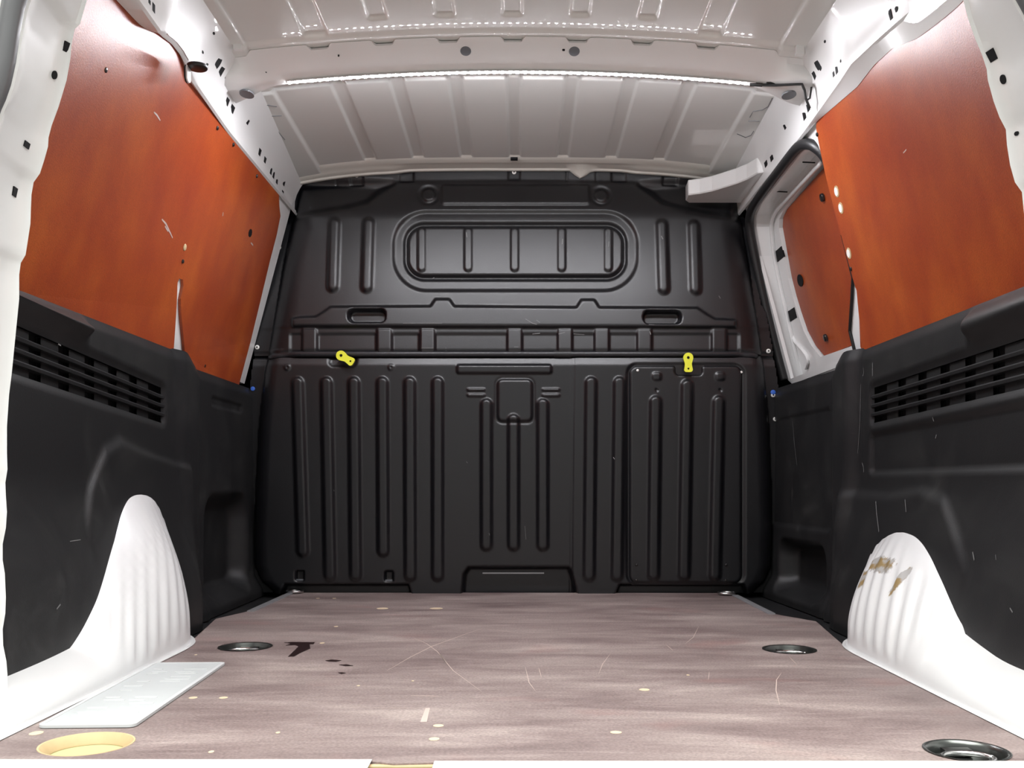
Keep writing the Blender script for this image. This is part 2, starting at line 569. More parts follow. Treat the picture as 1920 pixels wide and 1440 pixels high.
# pale scratches
scr = [([(725, 1258), (770, 1232), (810, 1212), (870, 1190), (905, 1178)], 1.2), ([(775, 1196), (800, 1207), (820, 1222), (850, 1258), (903, 1297)], 1.0),
       ([(823, 1226), (838, 1243)], 1.5), ([(905, 1178), (950, 1184), (990, 1190)], 0.8), ([(985, 1251), (992, 1280), (1004, 1296)], 0.8), ([(1010, 1252), (1015, 1270)], 0.7),
       ([(1310, 1175), (1300, 1195), (1285, 1207)], 0.8), ([(1465, 1262), (1456, 1275), (1455, 1295), (1462, 1322)], 1.0), ([(1480, 1232), (1494, 1246)], 0.8),
       ([(1250, 1210), (1262, 1220)], 0.7), ([(1145, 1225), (1130, 1245), (1122, 1265)], 0.6), ([(1330, 1260), (1328, 1275)], 0.6),
       ([(690, 1327), (795, 1328)], 0.8), ([(770, 1304), (828, 1306)], 1.4), ([(830, 1192), (872, 1193)], 0.6), ([(855, 1217), (868, 1215)], 0.9)]
for pts, w in scr:
    q = [on_floor(*p) for p in pts]
    fine = []
    for i in range(len(q) - 1):
        for k in range(6):
            fine.append(q[i].lerp(q[i + 1], k / 6))
    fine.append(q[-1])
    L_, R_ = [], []
    for i, p in enumerate(fine):
        t = (fine[min(i + 1, len(fine) - 1)] - fine[max(i - 1, 0)]).normalized()
        nrm = Vector((-t.y, t.x, 0)); hw = w * 0.00055 * (0.35 + math.sin(math.pi * i / (len(fine) - 1)))
        L_.append(p + nrm * hw + Vector((0, 0, 0.0003))); R_.append(p - nrm * hw + Vector((0, 0, 0.0003)))
    MB().loft([L_, R_]).build('scratch', M['scratch'], floor_root)
# L-shaped bare streak
a = [on_floor(*p) for p in ((798, 1328), (806, 1328), (800, 1354), (788, 1354))]
MB().plate([(p.x, p.y) for p in a], [], lambda x, y: Vector((x, y, 0.0004)), (0, 0, -0.0003)).build('bare_streak', M['scratch'], floor_root)

# lashing cups
cup_labels = ['round steel lashing cup set in floor beside the dark wet stain', 'round steel lashing cup in floor by the rust-marked wheel arch',
              'large round steel lashing cup by the long unbroken sill plate']
for (x, y, r), lb in zip(cups, cup_labels):
    t = thing('lashing_cup', (x, y, -0.014), lb, 'tie-down', 'lashing cups in the floor')
    rings = []
    for rr, zz in ((r * 0.98, 0.0002), (r * 1.03, 0.0012), (r * 0.99, 0.0018), (r * 0.93, 0.0006), (r * 0.90, -0.004), (r * 0.86, -0.0125), (r * 0.5, -0.0135), (0.0005, -0.0136)):
        rings.append([Vector((x + rr * math.cos(2 * math.pi * i / 36), y + rr * math.sin(2 * math.pi * i / 36), zz)) for i in range(36)])
    MB().loft(rings, closed=True).build('cup', M['cup'], t, smooth=True, auto=50)
    rr = r * 0.62
    MB().tube([Vector((x + rr * math.cos(a), y - r * 0.1 + rr * 0.8 * math.sin(a), -0.0075)) for a in np.linspace(0, 2 * math.pi, 25)], 0.0035, 8).build('ring', M['steel'], t, smooth=True)
    MB().box((x, y + r * 0.55, -0.0085), (r * 0.7, r * 0.28, 0.008)).build('ring_bracket', M['screw'], t)

# end eyelets by the bulkhead
for px, py, lb in ((553, 1111, 'small shiny lashing eye under the tilted yellow latch at the bulkhead foot'), (1362, 1114.5, 'small shiny lashing eye at the foot of the bulkhead hatch panel')):
    p = on_floor(px, py, 0.002)
    t = thing('lashing_eye', (p.x, p.y, 0.0), lb, 'tie-down', 'lashing eyes by the bulkhead')
    MB().tube([Vector((p.x + 0.022 * math.cos(a), p.y + 0.022 * math.sin(a), 0.006)) for a in np.linspace(0, 2 * math.pi, 25)], 0.004, 8).build('eye', M['steel'], t, smooth=True)
    MB().disc((p.x, p.y, 0.0005), (0, 0, 1), 0.018, 0.003, 20).build('base', M['screw'], t)

# aluminium edge strips
for a, b_, lb in (((470, 1147), (545, 1113), 'short aluminium edge strip on floor by the latch with tilted yellow lever'), ((1378, 1117), (1447, 1152), 'short aluminium edge strip on floor beside the hatch panel')):
    A, B = on_floor(*a), on_floor(*b_)
    t = (B - A).normalized(); n_ = Vector((-t.y, t.x, 0))
    mb = MB()
    mb.add([A + n_ * 0.009 + Vector((0, 0, 0.0)), A - n_ * 0.009, B - n_ * 0.009, B + n_ * 0.009] + [p + Vector((0, 0, 0.0025)) for p in (A + n_ * 0.009, A - n_ * 0.009, B - n_ * 0.009, B + n_ * 0.009)],
           [(0, 1, 2, 3), (7, 6, 5, 4), (0, 4, 5, 1), (1, 5, 6, 2), (2, 6, 7, 3), (3, 7, 4, 0)])
    o = mb.build('edge_strip', M['alu']); tag(o, lb, 'metal strip', 'aluminium floor edge strips')

# sill plates at the rear edge
for x0, x1, lb in ((-1.2, (697 - PX) * 1.072 / F, 'white sill plate edge beside the bare wooden floor hole'), ((815 - PX) * 1.072 / F, 1.2, 'long white sill plate edge beside the large steel lashing cup')):
    x0 = max(x0, -0.76); x1 = min(x1, 0.76)
    prof = [(REAR + 0.016, -0.011), (REAR + 0.016, 0.0005), (REAR + 0.013, 0.0022), (REAR - 0.05, 0.0022), (REAR - 0.056, -0.004), (REAR - 0.058, -0.06)]
    y_edge = (H - 0.002) * F / ((1424 if x0 < -0.5 else 1427) - PY)
    sh = y_edge - prof[2][0]
    mb = MB()
    mb.loft([[Vector((x, y + sh, z)) for y, z in prof] for x in (x0, x1)])
    o = mb.build('sill_plate', M['white']); tag(o, lb, 'sill plate')

# number plate lying face down
pc = [on_floor(68, 1361, 0.004), on_floor(235, 1364, 0.004), on_floor(429, 1244, 0.004), on_floor(288, 1243, 0.004)]
e0 = (pc[3] - pc[0]); L_len = e0.length; ax = e0.normalized(); ay = Vector((ax.y, -ax.x, 0)); W_ = 0.5 * ((pc[1] - pc[0]).dot(ay) + (pc[2] - pc[3]).dot(ay))
t = thing('number_plate', (pc[0] + ax * L_len / 2 + ay * W_ / 2) * 1.0 - Vector((0, 0, 0.003)), 'blank silvery number plate lying face down beside white wheel arch', 'number plate')
tmap = lambda z: (lambda x, y: pc[0] + ax * x + ay * y + Vector((0, 0, z)) - Vector((0, 0, 0.0)))
MB().plate(rrect(0, 0, L_len, W_, 0.010), [], tmap(0.0), (0, 0, -0.003)).build('plate_sheet', M['plate'], t)
MB().plate(rrect(0, 0, L_len, W_, 0.010), [rrect(0.006, 0.006, L_len - 0.006, W_ - 0.006, 0.006)], tmap(0.0009), (0, 0, -0.001)).build('rim_bead', M['plate_rim'], t)
# backs of the embossed characters: illegible raised strokes
rg = random.Random(3)
xx = 0.05
while xx < L_len - 0.06:
    for (yy, ln) in ((0.020 + rg.random() * 0.008, 0.014 + rg.random() * 0.018), (0.062 + rg.random() * 0.01, 0.02 + rg.random() * 0.02)):
        if rg.random() < 0.8 and min(yy + ln, W_ - 0.014) - yy > 0.008:
            w = 0.004 + rg.random() * 0.002
            MB().plate(rrect(xx, yy, xx + w, min(yy + ln, W_ - 0.014), 0.0018, 3), [], tmap(0.0007), (0, 0, -0.001)).build('embossed_stroke', M['plate_rim'], t)
    xx += 0.013 + rg.random() * 0.016

# ------------------------------------------------------------------ ceiling: ribbed roof panel
def roof_z(X, Y):
    zc = 1.25 - 0.020 * np.clip((Y - 2.1) / 0.6, 0, 1)
    cr = 0.040 + 0.000 * np.clip((Y - 2.1) / 0.6, 0, 1)
    return zc - cr * (np.abs(X - CX) / 0.645) ** (2.0 + 1.6 * np.clip((Y - 2.1) / 0.6, 0, 1))


def roof_pos(u, v):
    z = roof_z(u, v)
    for k in range(-3, 4):
        xc = CX + 0.135 * k
        ye = 1.975 if abs(k) == 3 else 1.925
        wd = 0.019 if abs(k) < 3 else 0.024
        z = z + up(sd_rr(u, v, xc - wd, 0.9, xc + wd, ye, 0.008), 0.006, 0.007)
        z = z + up(sd_rr(u, v, xc - 0.016, 2.16, xc + 0.016, 2.695, 0.006), 0.0045, 0.006)
    z = z - 0.007 * ss(0.548, 0.556, np.abs(u - CX))
    z = z - 0.006 * ss(1.972, 1.985, v) * (1 - ss(2.13, 2.16, v))
    return u, v, z


ceil_root = thing('ceiling', (0, 1.9, 1.19), None, None, kind='structure')
U = np.concatenate([np.arange(-0.66, 0.6601, 0.0030)])
V = np.concatenate([np.arange(1.06, 1.86, 0.05), np.arange(1.86, 2.2, 0.004), np.arange(2.2, 2.66, 0.02), np.arange(2.66, 2.80, 0.004)])
grid('roof_panel', U, V, roof_pos, M['roof'], ceil_root, flip=True)

# rear header to close the roof
MB().box((0, 1.08, 1.28), (1.9, 0.06, 0.26)).build('rear_header', M['white'], ceil_root)
MB().box((0, 2.0, 1.33), (1.4, 1.9, 0.01)).build('outer_roof_lining', M['white'], ceil_root)

# front header lip
rows = []
xs = np.linspace(-0.655, 0.640, 90)
for Y, dz in ((2.690, 0.004), (2.700, -0.002), (2.715, -0.0015), (2.722, -0.0045), (2.735, -0.003), (2.745, -0.004), (2.775, -0.0045), (2.780, -0.0085), (2.79, -0.0085)):
    row = []
    for x in xs:
        z = float(roof_z(np.array(x), np.array(2.70))) + dz
        if Y > 2.74: z -= 0.004 * float(ss(0.30, 0.36, np.array(abs(x - CX)))) 
        if Y >= 2.775:
            z -= 0.022 * max(0.0, 1 - abs(x - 0.176) / 0.030) ** 0.8
        row.append(Vector((x, Y, z)))
    rows.append(row)
MB().loft(rows).build('front_header', M['cream'], ceil_root, smooth=True, auto=35)
p = at(964, 298, 2.70)
MB().box(p, (0.020, 0.012, 0.006)).build('header_clip', M['dark'], ceil_root)

def on_roof(px, py, drop=0.0005):
    z = 1.22
    for _ in range(15):
        d = (z - H) * F / (PY - py); x = (px - PX) * d / F
        z = float(roof_pos(np.array([x]), np.array([d]))[2][0]) - drop
    return Vector((x, d, z))


for pix in ([(485, 188), (500, 197), (519, 200)], [(506, 218), (528, 217)], [(518, 240), (524, 250), (534, 262)], [(1448, 184), (1440, 200), (1430, 206), (1412, 209), (1406, 220)], [(1403, 227), (1424, 227)], [(1382, 251), (1398, 258), (1408, 254), (1413, 246)]):
    MB().tube([on_roof(*p) for p in pix], 0.0009, 6).build('sealant_seam', M['plug'], ceil_root)
for px, py in ((446, 82), (1499, 92)):
    p = at(px, py, 1.97)
    MB().box(p, (0.016, 0.010, 0.026)).build('hem_clip', M['white'], ceil_root)
    MB().box(p + Vector((0.012 * (1 if px > 900 else -1), -0.002, 0.006)), (0.006, 0.006, 0.003)).build('clip_slot', M['dark'], ceil_root)

# roof bow with castellated rear flange
bow = thing('roof_bow', (CX, 2.06, 1.17), 'white transverse roof bow carrying the LED strip across the load bay', 'roof beam')


def bow_sec(x):
    ax_ = abs(x - CX)
    zr = float(roof_z(np.array(x), np.array(2.06)))
    e = float(ss(0.50, 0.64, np.array(ax_)))
    notch = 0.0
    for k in range(-3, 4):
        notch = max(notch, 1 - float(ss(0.017, 0.026, np.array(abs(x - CX - 0.135 * k)))))
    notch = max(notch, float(ss(0.545, 0.56, np.array(ax_))))
    y0 = 1.996 + 0.012 * notch
    return [Vector((x, y0 + 0.004, zr - 0.004 - 0.004 * notch)), Vector((x, y0, zr - 0.008 - 0.006 * notch)), Vector((x, y0 + 0.012, zr - 0.015 - 0.006 * notch)),
            Vector((x, 2.036 - 0.02 * e, zr - 0.029 - 0.008 * e)), Vector((x, 2.050 - 0.035 * e, zr - 0.038 - 0.006 * e)), Vector((x, 2.060 - 0.040 * e, zr - 0.0445 - 0.006 * e)),
            Vector((x, 2.071 - 0.04 * e, zr - 0.0495 - 0.008 * e)), Vector((x, 2.080 + 0.05 * e, zr - 0.0490 - 0.011 * e)), Vector((x, 2.090 + 0.05 * e, zr - 0.040 - 0.010 * e)), Vector((x, 2.118 + 0.03 * e, zr - 0.010)), Vector((x, 2.14 + 0.03 * e, zr))]


xs = np.unique(np.concatenate([np.arange(-0.665, 0.640, 0.004)]))
MB().loft([bow_sec(x) for x in xs]).build('beam', M['white'], bow, smooth=True, auto=38)
for px, py in ((873, 102), (1077, 105)):
    d = 2.022
    p = at(px, py, d)
    n_ = Vector((0, -0.55, -0.83)).normalized()
    zr = float(roof_z(np.array(p.x), np.array(2.06)))
    # point on the sloped flange face
    A, B = Vector((p.x, 2.008, zr - 0.015)), Vector((p.x, 2.036, zr - 0.029))
    q = A.lerp(B, 0.62); nn = Vector((0, -(A.z - B.z), -(B.y - A.y))).normalized()
    MB().disc(q - nn * 0.001, nn, 0.0115, 0.003, 24, bevel=0.001).build('plug', M['plug'], bow, smooth=True, auto=40)
for px, py in ((459, 157), (1483, 168)):
    x = (px - PX) * 2.07 / F
    zr = float(roof_z(np.array(x), np.array(2.06)))
    MB().plate(circle(0, 0, 0.015, 0.022, 24), [], lambda u, v: Vector((x + u, 2.085 + v * 1.0, zr - 0.0575)), (0, 0, -0.003)).build('plug', M['plug'], bow)
for px, py, w in ((484, 153, 2), (497, 151, 3), (498, 155, 3), (638, 103, 2), (1057, 98, 2), (1055, 116, 2)):
    p = at(px, py, 2.04)
    x = p.x; zr = float(roof_z(np.array(x), np.array(2.06)))
    A, B = Vector((x, 2.008, zr - 0.015)), Vector((x, 2.036, zr - 0.029))
    q = A.lerp(B, 0.5 if py < 140 else 1.3)
    MB().disc(q, (0, -0.5, -0.86), 0.0018, 0.003, 8).build('small_hole', M['dark'], bow)

# LED strip with single diodes
led = thing('led_strip', (CX, 2.06, 1.17), 'bright white LED light strip along the roof bow', 'light strip')
x0, x1 = (540 - PX) * 2.055 / F, (1415 - PX) * 2.055 / F
nl = 62
tn = Vector((0, -0.12, -0.993)).normalized()


def tape_pt(x, off):
    zr = float(roof_z(np.array(x), np.array(2.06)))
    c = Vector((x, 2.066, zr - 0.0505))
    return c + tn * off


rows = []
tt = Vector((0, 0.993, -0.12)).normalized()
for x in np.linspace(x0 - 0.004, x1 + 0.004, 60):
    c = tape_pt(x, 0.0012)
    rows.append([c - tt * 0.0045 - tn * 0.002, c - tt * 0.0045, c + tt * 0.0045, c + tt * 0.0045 - tn * 0.002])
MB().loft(rows, closed=True).build('tape', M['tape'], led)
xs = np.linspace(x0, x1, nl)
R = Matrix((Vector((1, 0, 0)), tn, tt)).transposed()
proto = None
for x in xs:
    c = tape_pt(float(x), 0.0022)
    if proto is None:
        proto = MB().box((0, 0, 0), (0.0055, 0.0016, 0.0055), R).build('diode', M['led'], led)
        pme = proto.data
        # box vertices were written relative to the strip's origin: recentre
        off = Vector(ORG[led.name])
        for v in pme.vertices: v.co += off
        pme.materials.append(M['led_case']); pme.materials.append(M['led_side']); pme.materials.append(M['led_front'])
        for pf in pme.polygons:
            pf.material_index = 1 if pf.normal.dot(tn) < -0.5 else (3 if pf.normal.dot(tt) > 0.5 else (0 if pf.normal.dot(tn) > 0.5 else 2))
        proto.location = c - ORG[led.name]
    else:
        o = proto.copy(); C.objects.link(o); o.parent = led
        o.location = c - ORG[led.name]

# LED lead
z_b = lambda x: float(roof_z(np.array(x), np.array(2.06))) - 0.062
t = thing('led_cable', (0.56, 2.07, 1.12), 'thin black cable running from LED strip end down the roof rail', 'cable')
def bow_under(px, dy=-0.003, dz=-0.003):
    x = (px - PX) * 2.05 / F
    q = bow_sec(x)[6]
    return q + Vector((0, dy, dz))


pts = [bow_under(1412), bow_under(1425), bow_under(1440), bow_under(1455), bow_under(1470, -0.006), bow_under(1486, -0.010), bow_under(1497, -0.012)]
e_ = pts[-1]
pts += [e_ + Vector((0.006, 0.002, -0.012)), e_ + Vector((0.010, 0.006, -0.028)), e_ + Vector((0.020, 0.012, -0.046))]
fine = []
for i in range(len(pts) - 1):
    for k in range(4): fine.append(pts[i].lerp(pts[i + 1], k / 4))
fine.append(pts[-1])
MB().tube(fine, 0.0028, 8).build('lead', M['rubber'], t, smooth=True)
MB().box(bow_under(1446, -0.001, 0.001), (0.018, 0.010, 0.004)).build('cable_clip', M['rubber'], t)
MB().tube([pts[-3] + Vector((0.014, -0.002, 0.006)), pts[-2] + Vector((0.008, -0.002, 0.0)), pts[-2] + Vector((-0.001, -0.003, -0.006))], 0.0020, 6).build('cable_tie', M['rubber'], t)
MB().tube([bow_under(1410), bow_under(1432)], 0.0040, 8).build('heat_shrink', M['rubber'], t)

# ------------------------------------------------------------------ side walls: roof rails, body skins
def lerp_tab(tab, x):
    return float(np.interp(x, [a for a, _ in tab], [b for _, b in tab]))


walls = {}
for s, nm in ((-1, 'wall_left'), (1, 'wall_right')):
    walls[s] = thing(nm, (s * 0.75, 1.95, 0.5), None, None, kind='structure')

rails = {s: thing('trim_%d' % (1 if s < 0 else 2), (s * 0.64, 1.95, 1.09), None, None, kind='structure') for s in (-1, 1)}
pillars = {s: thing('wall_rear_left' if s < 0 else 'wall_rear_right', (s * 0.75, 1.15, -0.1), None, None, kind='structure') for s in (-1, 1)}
RAIL_Z = 1.10
rail_bot = {-1: [(1.1, 0.620), (1.55, 0.618), (1.66, 0.622), (1.72, 0.638), (1.84, 0.636), (2.17, 0.648), (2.71, 0.654), (2.8, 0.655)],
            1: [(1.1, 0.650), (1.56, 0.655), (1.70, 0.632), (1.80, 0.620), (1.88, 0.625), (2.17, 0.634), (2.69, 0.634), (2.8, 0.634)]}
rail_top = {-1: [(1.1, 0.585), (2.2, 0.588), (2.76, 0.630), (2.8, 0.63)], 1: [(1.1, 0.585), (2.2, 0.583), (2.76, 0.600), (2.8, 0.60)]}


def rail_pt(d, t, s):
    """t=0 bottom edge, 1 roof edge"""
    xb, xt = lerp_tab(rail_bot[s], d), lerp_tab(rail_top[s], d)
    zt = float(roof_z(np.array(s * xt), np.array(d))) - 0.004
    bulge = 0.012 * math.sin(math.pi * t)
    return Vector((s * (xb + (xt - xb) * t + bulge), d, RAIL_Z + (zt - RAIL_Z) * t))


def board_top(d, s):
    """height of the plywood's upper edge, where the rail flange meets it"""
    if s < 0:
        tab = [(1.1, 1.092), (1.55, 1.094), (1.64, 1.098), (1.675, 1.103), (1.714, 1.118), (1.773, 1.128), (1.815, 1.127), (1.845, 1.118), (1.88, 1.104), (2.1, 1.10), (2.8, 1.10)]
    else:
        q = [on_wall(x, y, 1) for x, y in ((1792, 17), (1751, 50), (1719, 73), (1675, 90), (1640, 122), (1608, 163), (1532, 228))]
        tab = [(1.1, q[0].z - 0.004)] + sorted((p.y, p.z) for p in q) + [(2.8, 1.098)]
    return lerp_tab(tab, d)


for s in (-1, 1):
    rows = []
    for d in np.concatenate([np.arange(1.09, 1.50, 0.03), np.arange(1.50, 2.0, 0.012), np.arange(2.0, 2.80, 0.03), [2.80]]):
        d = float(d)
        xb = lerp_tab(rail_bot[s], d)
        zo = board_top(d, s)
        xo = abs(wall_x(zo, s)) - 0.001
        zi = max(RAIL_Z, zo) if s < 0 else RAIL_Z
        xb = min(xb, xo - 0.004)
        row = [Vector((s * (xo + 0.06), d, zo + 0.03)), Vector((s * (xo + 0.002), d, zo + 0.010)), Vector((s * xo, d, zo)), Vector((s * (xb + 0.006), d, zi - 0.004)), Vector((s * (xb + 0.001), d, zi - 0.001))]
        row += [rail_pt(d, t, s) for t in (0.05, 0.2, 0.4, 0.6, 0.8, 0.92)]
        for r_ in row[5:]:
            if r_.z < zi: r_.z = zi + 0.001
        e = rail_pt(d, 1.0, s)
        row += [e, e + Vector((-s * 0.010, 0, 0.001)), e + Vector((-s * 0.014, 0, 0.008))]
        rows.append(row)
    MB().loft(rows).build('roof_rail', M['white'], rails[s], smooth=True, auto=30)


def rail_hit(px, py, s):
    """point on the rail face seen at a pixel"""
    best = None
    for d in np.linspace(1.3, 2.78, 300):
        for t in np.linspace(0, 1, 26):
            q = rail_pt(float(d), float(t), s)
            ex = PX + q.x * F / q.y - px; ey = PY - (q.z - H) * F / q.y - py
            e = ex * ex + ey * ey
            if best is None or e < best[0]: best = (e, q, float(d), float(t))
    return best[1], best[2], best[3]


def rail_hole(px, py, w, h_, s, rnd=False):
    q, d, t = rail_hit(px, py, s)
    dv = (rail_pt(d, min(1, t + 0.05), s) - rail_pt(d, max(0, t - 0.05), s)).normalized()
    du = Vector((0, 1, 0)); n_ = du.cross(dv) * s
    if n_.x * s > 0: n_ = -n_
    # pixel width of a length along the rail is foreshortened: along-depth length per px
    hh = h_ * d / F / 2; ww = w * d * d / (F * abs(q.x)) / 2
    if rnd:
        outl_ = circle(0, 0, ww, hh, 16)
    else:
        outl_ = [(-ww, -hh), (ww, -hh), (ww, hh), (-ww, hh)]
    MB().plate(outl_, [], lambda a, b_: q + du * a + dv * b_ + n_ * 0.0006, n_ * -0.004).build('hole', M['dark'], rails[s])


for px, py, w, h_, r in ((410, 117, 6, 30, 1), (416, 133, 5, 40, 0), (425, 143, 3, 14, 0), (425, 191, 5, 13, 0), (434, 205, 6, 13, 0), (464, 228, 3, 9, 0), (486, 285, 5, 12, 0), (496, 299, 5, 10, 0),
                         (508, 321, 3, 12, 0), (513, 328, 3, 12, 0), (380, 96, 4, 5, 1), (389, 122, 3, 10, 0), (289, 15, 5, 16, 0), (280, 3, 4, 8, 0), (400, 63, 3, 5, 1), (518, 340, 3, 9, 0), (532, 343, 3, 9, 0), (530, 357, 3, 9, 0)):
    rail_hole(px, py, w, h_, -1, r)
for px, py, w, h_, r in ((1532, 120, 6, 30, 1), (1527, 143, 4, 40, 0), (1538, 128, 4, 10, 1), (1520, 152, 3, 16, 0), (1568, 130, 4, 14, 0), (1564, 138, 3, 9, 0), (1517, 201, 5, 14, 0), (1507, 216, 5, 15, 0), (1472, 238, 3, 9, 0),
                         (1446, 296, 5, 10, 0), (1437, 308, 5, 10, 0), (1669, 30, 5, 18, 0), (1680, 19, 5, 10, 1), (1548, 77, 3, 5, 1), (1577, 114, 3, 6, 1), (1420, 330, 4, 10, 0), (1413, 338, 4, 10, 0)):
    rail_hole(px, py, w, h_, 1, r)

# white body skin behind the boards (left) with gap at the belt
def wplate(pix, s, off, thick, name, mat, parent, holes=(), smooth_=False):
    pts = [on_wall(x, y, s, off) for x, y in pix]
    hl = [[(lambda q: (q.y, q.z))(on_wall(x, y, s, off)) for x, y in h_] for h_ in holes]
    return MB().plate([(p.y, p.z) for p in pts], hl, lambda d, z: Vector((wall_x(z, s, off), d, z)), (s * thick, 0, s * 0)).build(name, mat, parent)


def wplate_dz(dz, s, off, thick, name, mat, parent, holes=()):
    # split at z=0.6 not needed: pieces stay on one side of the knee
    return MB().plate(dz, holes, lambda d, z: Vector((wall_x(z, s, off), d, z)), (s * thick, 0, 0)).build(name, mat, parent)


wplate_dz([(1.24, 0.601), (2.757, 0.601), (2.757, RAIL_Z + 0.03), (1.24, RAIL_Z + 0.03)], -1, 0.0065, 0.012, 'body_side', M['white'], walls[-1])
wplate_dz([(1.24, 0.0), (2.757, 0.0), (2.757, 0.60), (1.24, 0.60)], -1, 0.090, 0.012, 'body_side', M['white'], walls[-1])

# right body side with sliding door opening
open_px = [(1411, 402), (1410, 425), (1420, 480), (1437, 560), (1460, 655), (1478, 735)]
op = [on_wall(x, y, 1, 0.004) for x, y in open_px]
op_top = [on_wall(x, y, 1, 0.004) for x, y in ((1421, 380), (1455, 335), (1490, 290), (1503, 275), (1515, 269), (1526, 272), (1537, 292), (1552, 345))]
op_rear = [on_wall(x, y, 1, 0.004) for x, y in ((1580, 440), (1600, 520), (1598, 560), (1594, 620))]
opening = [(p.y, p.z) for p in reversed(op)]            # bottom front -> top front
opening[0] = (opening[0][0], 0.615)
opening += [(p.y, p.z) for p in op_top]
n_seal = len(opening)
hole = opening + [(p.y, p.z) for p in op_rear] + [(op_rear[-1].y + 0.004, 0.615)]
wplate_dz([(1.24, 0.60), (2.757, 0.60), (2.757, RAIL_Z + 0.03), (1.24, RAIL_Z + 0.03)], 1, 0.0065, 0.010, 'body_side', M['white'], walls[1], [hole])
wplate_dz([(1.24, 0.0), (2.757, 0.0), (2.757, 0.60), (1.24, 0.60)], 1, 0.090, 0.012, 'body_side', M['white'], walls[1])

# door seal around the opening
sp = []
for i in range(n_seal):
    d, z = hole[i]
    sp.append(Vector((wall_x(z, 1, (-0.004, 0.004, 0.018, 0.030)[max(0, i - n_seal + 4)]), d, z)))
def smooth_path(P, it=2):
    for _ in range(it):
        Q = [P[0]]
        for i in range(len(P) - 1):
            Q += [P[i].lerp(P[i + 1], 0.25), P[i].lerp(P[i + 1], 0.75)]
        Q.append(P[-1]); P = Q
    return P
o = MB().tube(smooth_path(sp), 0.0125, 10, sy=1.0).build('door_seal', M['rubber'], smooth=True)
tag(o, 'thick black rubber seal around the sliding door opening', 'door seal')


# sliding door behind the opening
door = thing('door_1', (0.86, 2.45, 0.5), None, None, kind='structure')
def wp_off(off):
    return lambda d, z: Vector((wall_x(z, 1, off), d, z))
panel_px = [(1552, 668), (1535, 648), (1520, 620), (1508, 585), (1499, 555), (1490, 520), (1481, 470), (1473, 425), (1474, 408), (1482, 392), (1545, 322)]
pp = [on_wall(x, y, 1, 0.070) for x, y in panel_px]
pdz = [(p.y, p.z) for p in pp]
tail = [(2.08, pdz[-1][1] + 0.005), (2.08, pdz[0][1] + 0.0)]
outer_door = [(2.82, 0.605), (2.82, 1.12), (2.05, 1.12), (2.05, 0.605)]
MB().plate(outer_door, [[(d + 0.014, z) for d, z in pdz[:-1]] + [(pdz[-1][0], pdz[-1][1] + 0.012)] + [(2.07, pdz[-1][1] + 0.018), (2.07, pdz[0][1] - 0.012)]], wp_off(0.055), (0.020, 0, 0)).build('door_frame', M['white'], door)
MB().plate(outer_door, [], wp_off(0.078), (0.012, 0, 0)).build('door_skin', M['white'], door)
# reveal of the opening
rows = []
for off in (0.008, 0.030, 0.056):
    rows.append([Vector((wall_x(z, 1, off), d + (0.0), z)) for d, z in hole])
MB().loft(rows).build('reveal', M['white'], door)
MB().tube([Vector((wall_x(z, 1, 0.003), d, z)) for d, z in hole[n_seal:]], 0.0035, 6).build('rear_edge_seal', M['rubber'], door)
# raised ridge of the door inner panel
ridge = [on_wall(x, y, 1, 0.050) for x, y in ((1500, 700), (1478, 600), (1455, 500), (1446, 430), (1450, 402), (1470, 380), (1540, 305))]
MB().tube(smooth_path([Vector(p) for p in ridge]), 0.009, 8, sy=0.6).build('inner_ridge', M['white'], door, smooth=True)
ridge = [on_wall(x, y, 1, 0.053) for x, y in ((1512, 690), (1518, 672), (1500, 650), (1490, 640), (1480, 612))]
MB().tube(smooth_path([Vector(p) for p in ridge]), 0.007, 8, sy=0.6).build('inner_ridge', M['white'], door, smooth=True)
for px, py, w, h_ in ((1461, 477, 13, 19), (1485, 590, 13, 19)):
    q = on_wall(px, py, 1, 0.054); a = w * q.y * q.y / (F * q.x) / 2; b_ = h_ * q.y / F / 2
    MB().plate([(q.y - a, q.z - b_), (q.y + a, q.z - b_), (q.y + a, q.z + b_), (q.y - a, q.z + b_)], [], wp_off(0.0535), (0.004, 0, 0)).build('square_hole', M['dark'], door)
for (xa, ya), (xb, yb) in (((1453, 359), (1476, 360)), ((1505, 304), (1528, 305))):
    A, B = on_wall(xa, ya, 1, 0.03), on_wall(xb, yb, 1, 0.05)
    MB().tube([A, B], 0.0016, 6).build('slot', M['dark'], door)

# ------------------------------------------------------------------ orange plywood panels
def screws(pix, s, off, parent, r=0.0045, mat='screw', name='screw', h_=0.0035):
    for px, py in pix:
        q = on_wall(px, py, s, off)
        n_ = Vector((-s, 0, -TUMBLE)).normalized()
        MB().disc(q - n_ * 0.0005, n_, r, h_, 14, bevel=0.0012).build(name, M[mat], parent, smooth=True, auto=40)


BT = 0.006
zt = RAIL_Z - 0.001
slot = [on_wall(x, y, -1) for x, y in ((325, 664), (327, 640), (331, 580), (333, 530), (336, 522), (343, 524), (344, 535), (339, 560), (340, 590), (345, 640), (347, 664))]
BB = 0.572
left_outline = [(1.24, BB)] + [(slot[0].y - 0.002, BB)] + [(p.y, p.z) for p in slot] + [(slot[-1].y + 0.002, BB)] + [(2.668, BB)]
fe = [on_wall(x, y, -1) for x, y in ((470, 640), (487, 570), (506, 490), (519, 440), (526, 405), (524, 388))]
left_outline += [(p.y, p.z) for p in fe]
left_outline += [(2.60, zt)] + [(float(d), board_top(float(d), -1) + 0.002) for d in np.arange(2.1, 1.23, -0.02)]
ply = thing('plywood_panel', (-0.74, 1.95, 0.6), 'large scratched orange plywood wall board with a narrow white slot at its lower edge', 'plywood board', 'orange plywood boards')
wplate_dz(left_outline, -1, 0.0, BT, 'board', M['ply'], ply)
